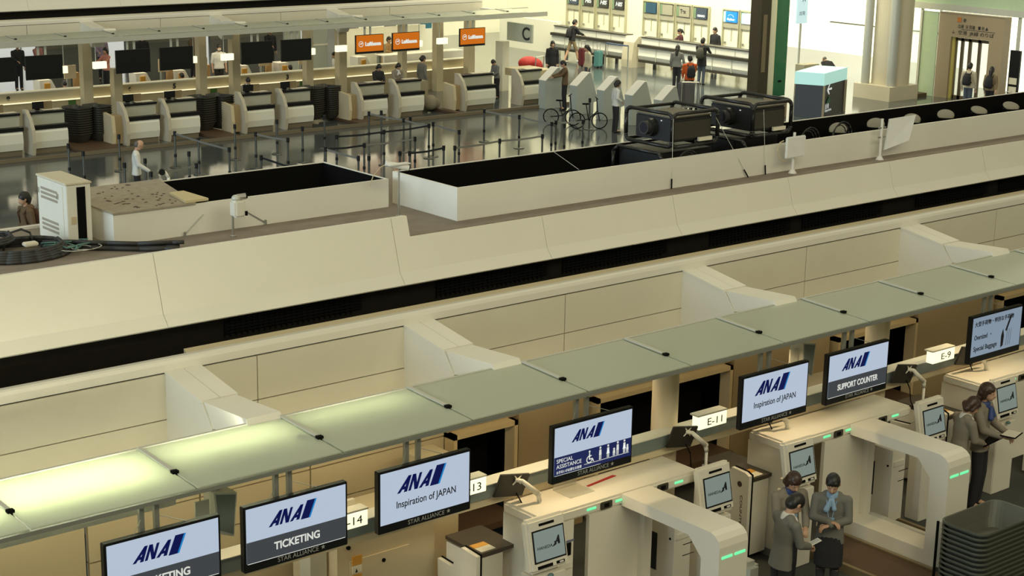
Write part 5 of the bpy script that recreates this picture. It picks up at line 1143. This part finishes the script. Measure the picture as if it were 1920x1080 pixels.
one('low_planter_box', MB().box(41.0, 41.7, 36.2, 36.6, .0, .62), mat('box_tan', (.33, .25, .16), .7), 'tan low box between the projectors and the info cube', 'box')
# info cube
t = thing('info_cube', 'black information cube with glowing pale blue top and a white arrow', 'information stand', (42.3, 35.4, 0))
MB().prism([(42.0, 36.15), (42.42, 35.32), (44.35, 36.0), (43.9, 36.85)], 'z', .0, 1.05).build('body', mat('cube_black', (.02, .02, .018), .4), t)
MB().prism([(41.97, 36.17), (42.40, 35.28), (44.40, 35.99), (43.92, 36.90)], 'z', 1.06, 1.46).build('lit_top', CYAN, t)
MB().prism([(42.39, 35.30), (42.46, 35.27), (42.52, 35.36), (42.45, 35.38)], 'z', .0, 1.05).build('corner_strip', mat('strip_beige', (.42, .37, .25), .5), t)
MB().prism([(44.30, 35.92), (44.38, 35.95), (44.36, 36.03), (44.28, 36.0)], 'z', 0, 1.05).build('corner_strip', mat('strip_beige', (.42, .37, .25), .5), t)
ang = math.atan2(.68, 1.93)
def oncube(u, z_, o=.012): return Vector((42.42+u*math.cos(ang)+o*math.sin(ang), 35.32+u*math.sin(ang)-o*math.cos(ang), z_))
text('←', LETW, t, oncube(.30, .72), size=.55, bold=.01, rot=(PI/2, 0, ang))
text('出発', LETW, t, oncube(.22, .28), size=.18, rot=(PI/2, 0, ang)); text('Departures', LETW, t, oncube(.22, .17), size=.13, rot=(PI/2, 0, ang))
m = MB(); q = [oncube(.30, .45), oncube(.75, .45), oncube(.52, .68)]; q2 = [p+Vector((.02*math.sin(ang), -.02*math.cos(ang), 0)) for p in q]
m.hull(q+q2, [(0, 1, 2), (5, 4, 3), (0, 1, 4, 3), (1, 2, 5, 4), (2, 0, 3, 5)]).build('green_mark', mat('green_mark', (.01, .10, .05), .5), t)
# big pillar
PC = mat('pillar_stone', (.64, .57, .42), .5, var=.05, scale=2); PG = mat('pillar_grey', (.50, .50, .44), .4, metal=.1)
t = thing('hall_pillar', 'massive beige pillar on a stone plinth with grey tubes at its sides', 'pillar', (48.1, 37.3, 0))
MB().box(47.4, 49.0, 36.5, 38.1, 0, .50).build('plinth', PC, t)
MB().cyl((48.35, 37.25, .5), (48.35, 37.25, 14), .66, n=40).build('shaft', PC, t, smooth=False)
MB().cyl((47.65, 37.8, .5), (47.65, 37.8, 14), .15, n=20).build('side_tube', PG, t); MB().cyl((47.75, 36.75, .5), (47.75, 36.75, 14), .17, n=20).build('side_tube', PG, t)
# elevator / door wall
EB = mat('elevator_beige', (.36, .28, .175), .5)
t = thing('door_portal', 'beige door portal with direction signs above glass double doors', 'door portal', (50, 34, 0))
MB().box(50, 50.4, 36.0, 36.55, 0, 3.02).box(50, 50.4, 33.85, 34.42, 0, 3.02).box(50, 50.4, 34.42, 36.0, 2.18, 3.02).build('surround', EB, t)
for a, b in ((34.45, 34.9), (34.92, 35.3), (35.32, 35.62), (35.64, 35.9)):
    d = MB().box(50.18, 50.24, a, a+.05, 0, 2.15).box(50.18, 50.24, b-.05, b, 0, 2.15).box(50.18, 50.24, a, b, 2.05, 2.15).box(50.18, 50.24, a, b, 0, .12).build('door_leaf', mat('door_bronze', (.12, .09, .05), .4), t)
    MB().box(50.2, 50.21, a+.05, b-.05, .12, 2.05).build('pane', GLASS, d)
MB().box(50.1, 50.3, 35.9, 36.0, 0, 2.18).build('yellow_jamb', mat('jamb_yellow', (.55, .45, .12), .5), t)
text('↓  空港  JR線 のりば', INK, t, (49.99, 36.0, 2.30), width=1.75, size=.16, rot=(PI/2, 0, -PI/2)); text('出発  ▣ 到着   ■ ▣ ▲', INK, t, (49.99, 35.75, 2.52), width=1.25, size=.15, rot=(PI/2, 0, -PI/2))
MB().box(49.98, 50, 35.62, 35.78, 2.72, 2.88).build('orange_mark', mat('sign_orange', (.50, .16, .03), .5), t); MB().box(49.985, 50, 34.2, 35.6, 2.47, 2.48).build('rule', INK, t)
text('便', INK, t, (49.99, 35.55, 2.74), size=.14, rot=(PI/2, 0, -PI/2))
struct('window_4', MB().box(53.5, 53.6, 30, 37.8, 0, 6), WINL)
LG = mat('pale_green_glass', (.45, .56, .38), .15)
t = thing('glass_lobby', 'pale green glass lobby walls around the door portal', 'glass lobby', (49.9, 36.6, 0))
MB().box(50.0, 50.05, 36.6, 37.25, 0, 3.0).build('side_glass', LG, t); MB().box(50.02, 50.06, 37.35, 37.9, .0, 3.0).build('side_glass', GLASS, t)
MB().box(49.9, 50.1, 30, 38.6, 3.08, 3.3).build('header_beam', LGREY, t); MB().box(50, 50.1, 30, 38.6, 3.3, 4.6).build('upper_glass', LG, t); MB().box(49.96, 50.04, 33.2, 33.3, 0, 3.08).build('mullion', LGREY, t); MB().box(49.96, 50.04, 37.26, 37.34, 0, 3.08).build('mullion', LGREY, t)
t = thing('black_totem', 'black vertical totem with small white notices at the right edge', 'totem', (50, 33.0, 0))
MB().box(49.6, 49.68, 32.85, 33.25, 0, 2.0).build('body', BEZ, t)
for z_ in (.55, .85): MB().box(49.59, 49.6, 32.9, 33.2, z_, z_+.22).build('notice', PAPER, t)
one('brown_planter', MB().box(49.0, 49.8, 36.7, 37.4, 0, .12), mat('planter_brown', (.12, .09, .05), .8), 'low brown threshold strip left of the door portal', 'threshold')
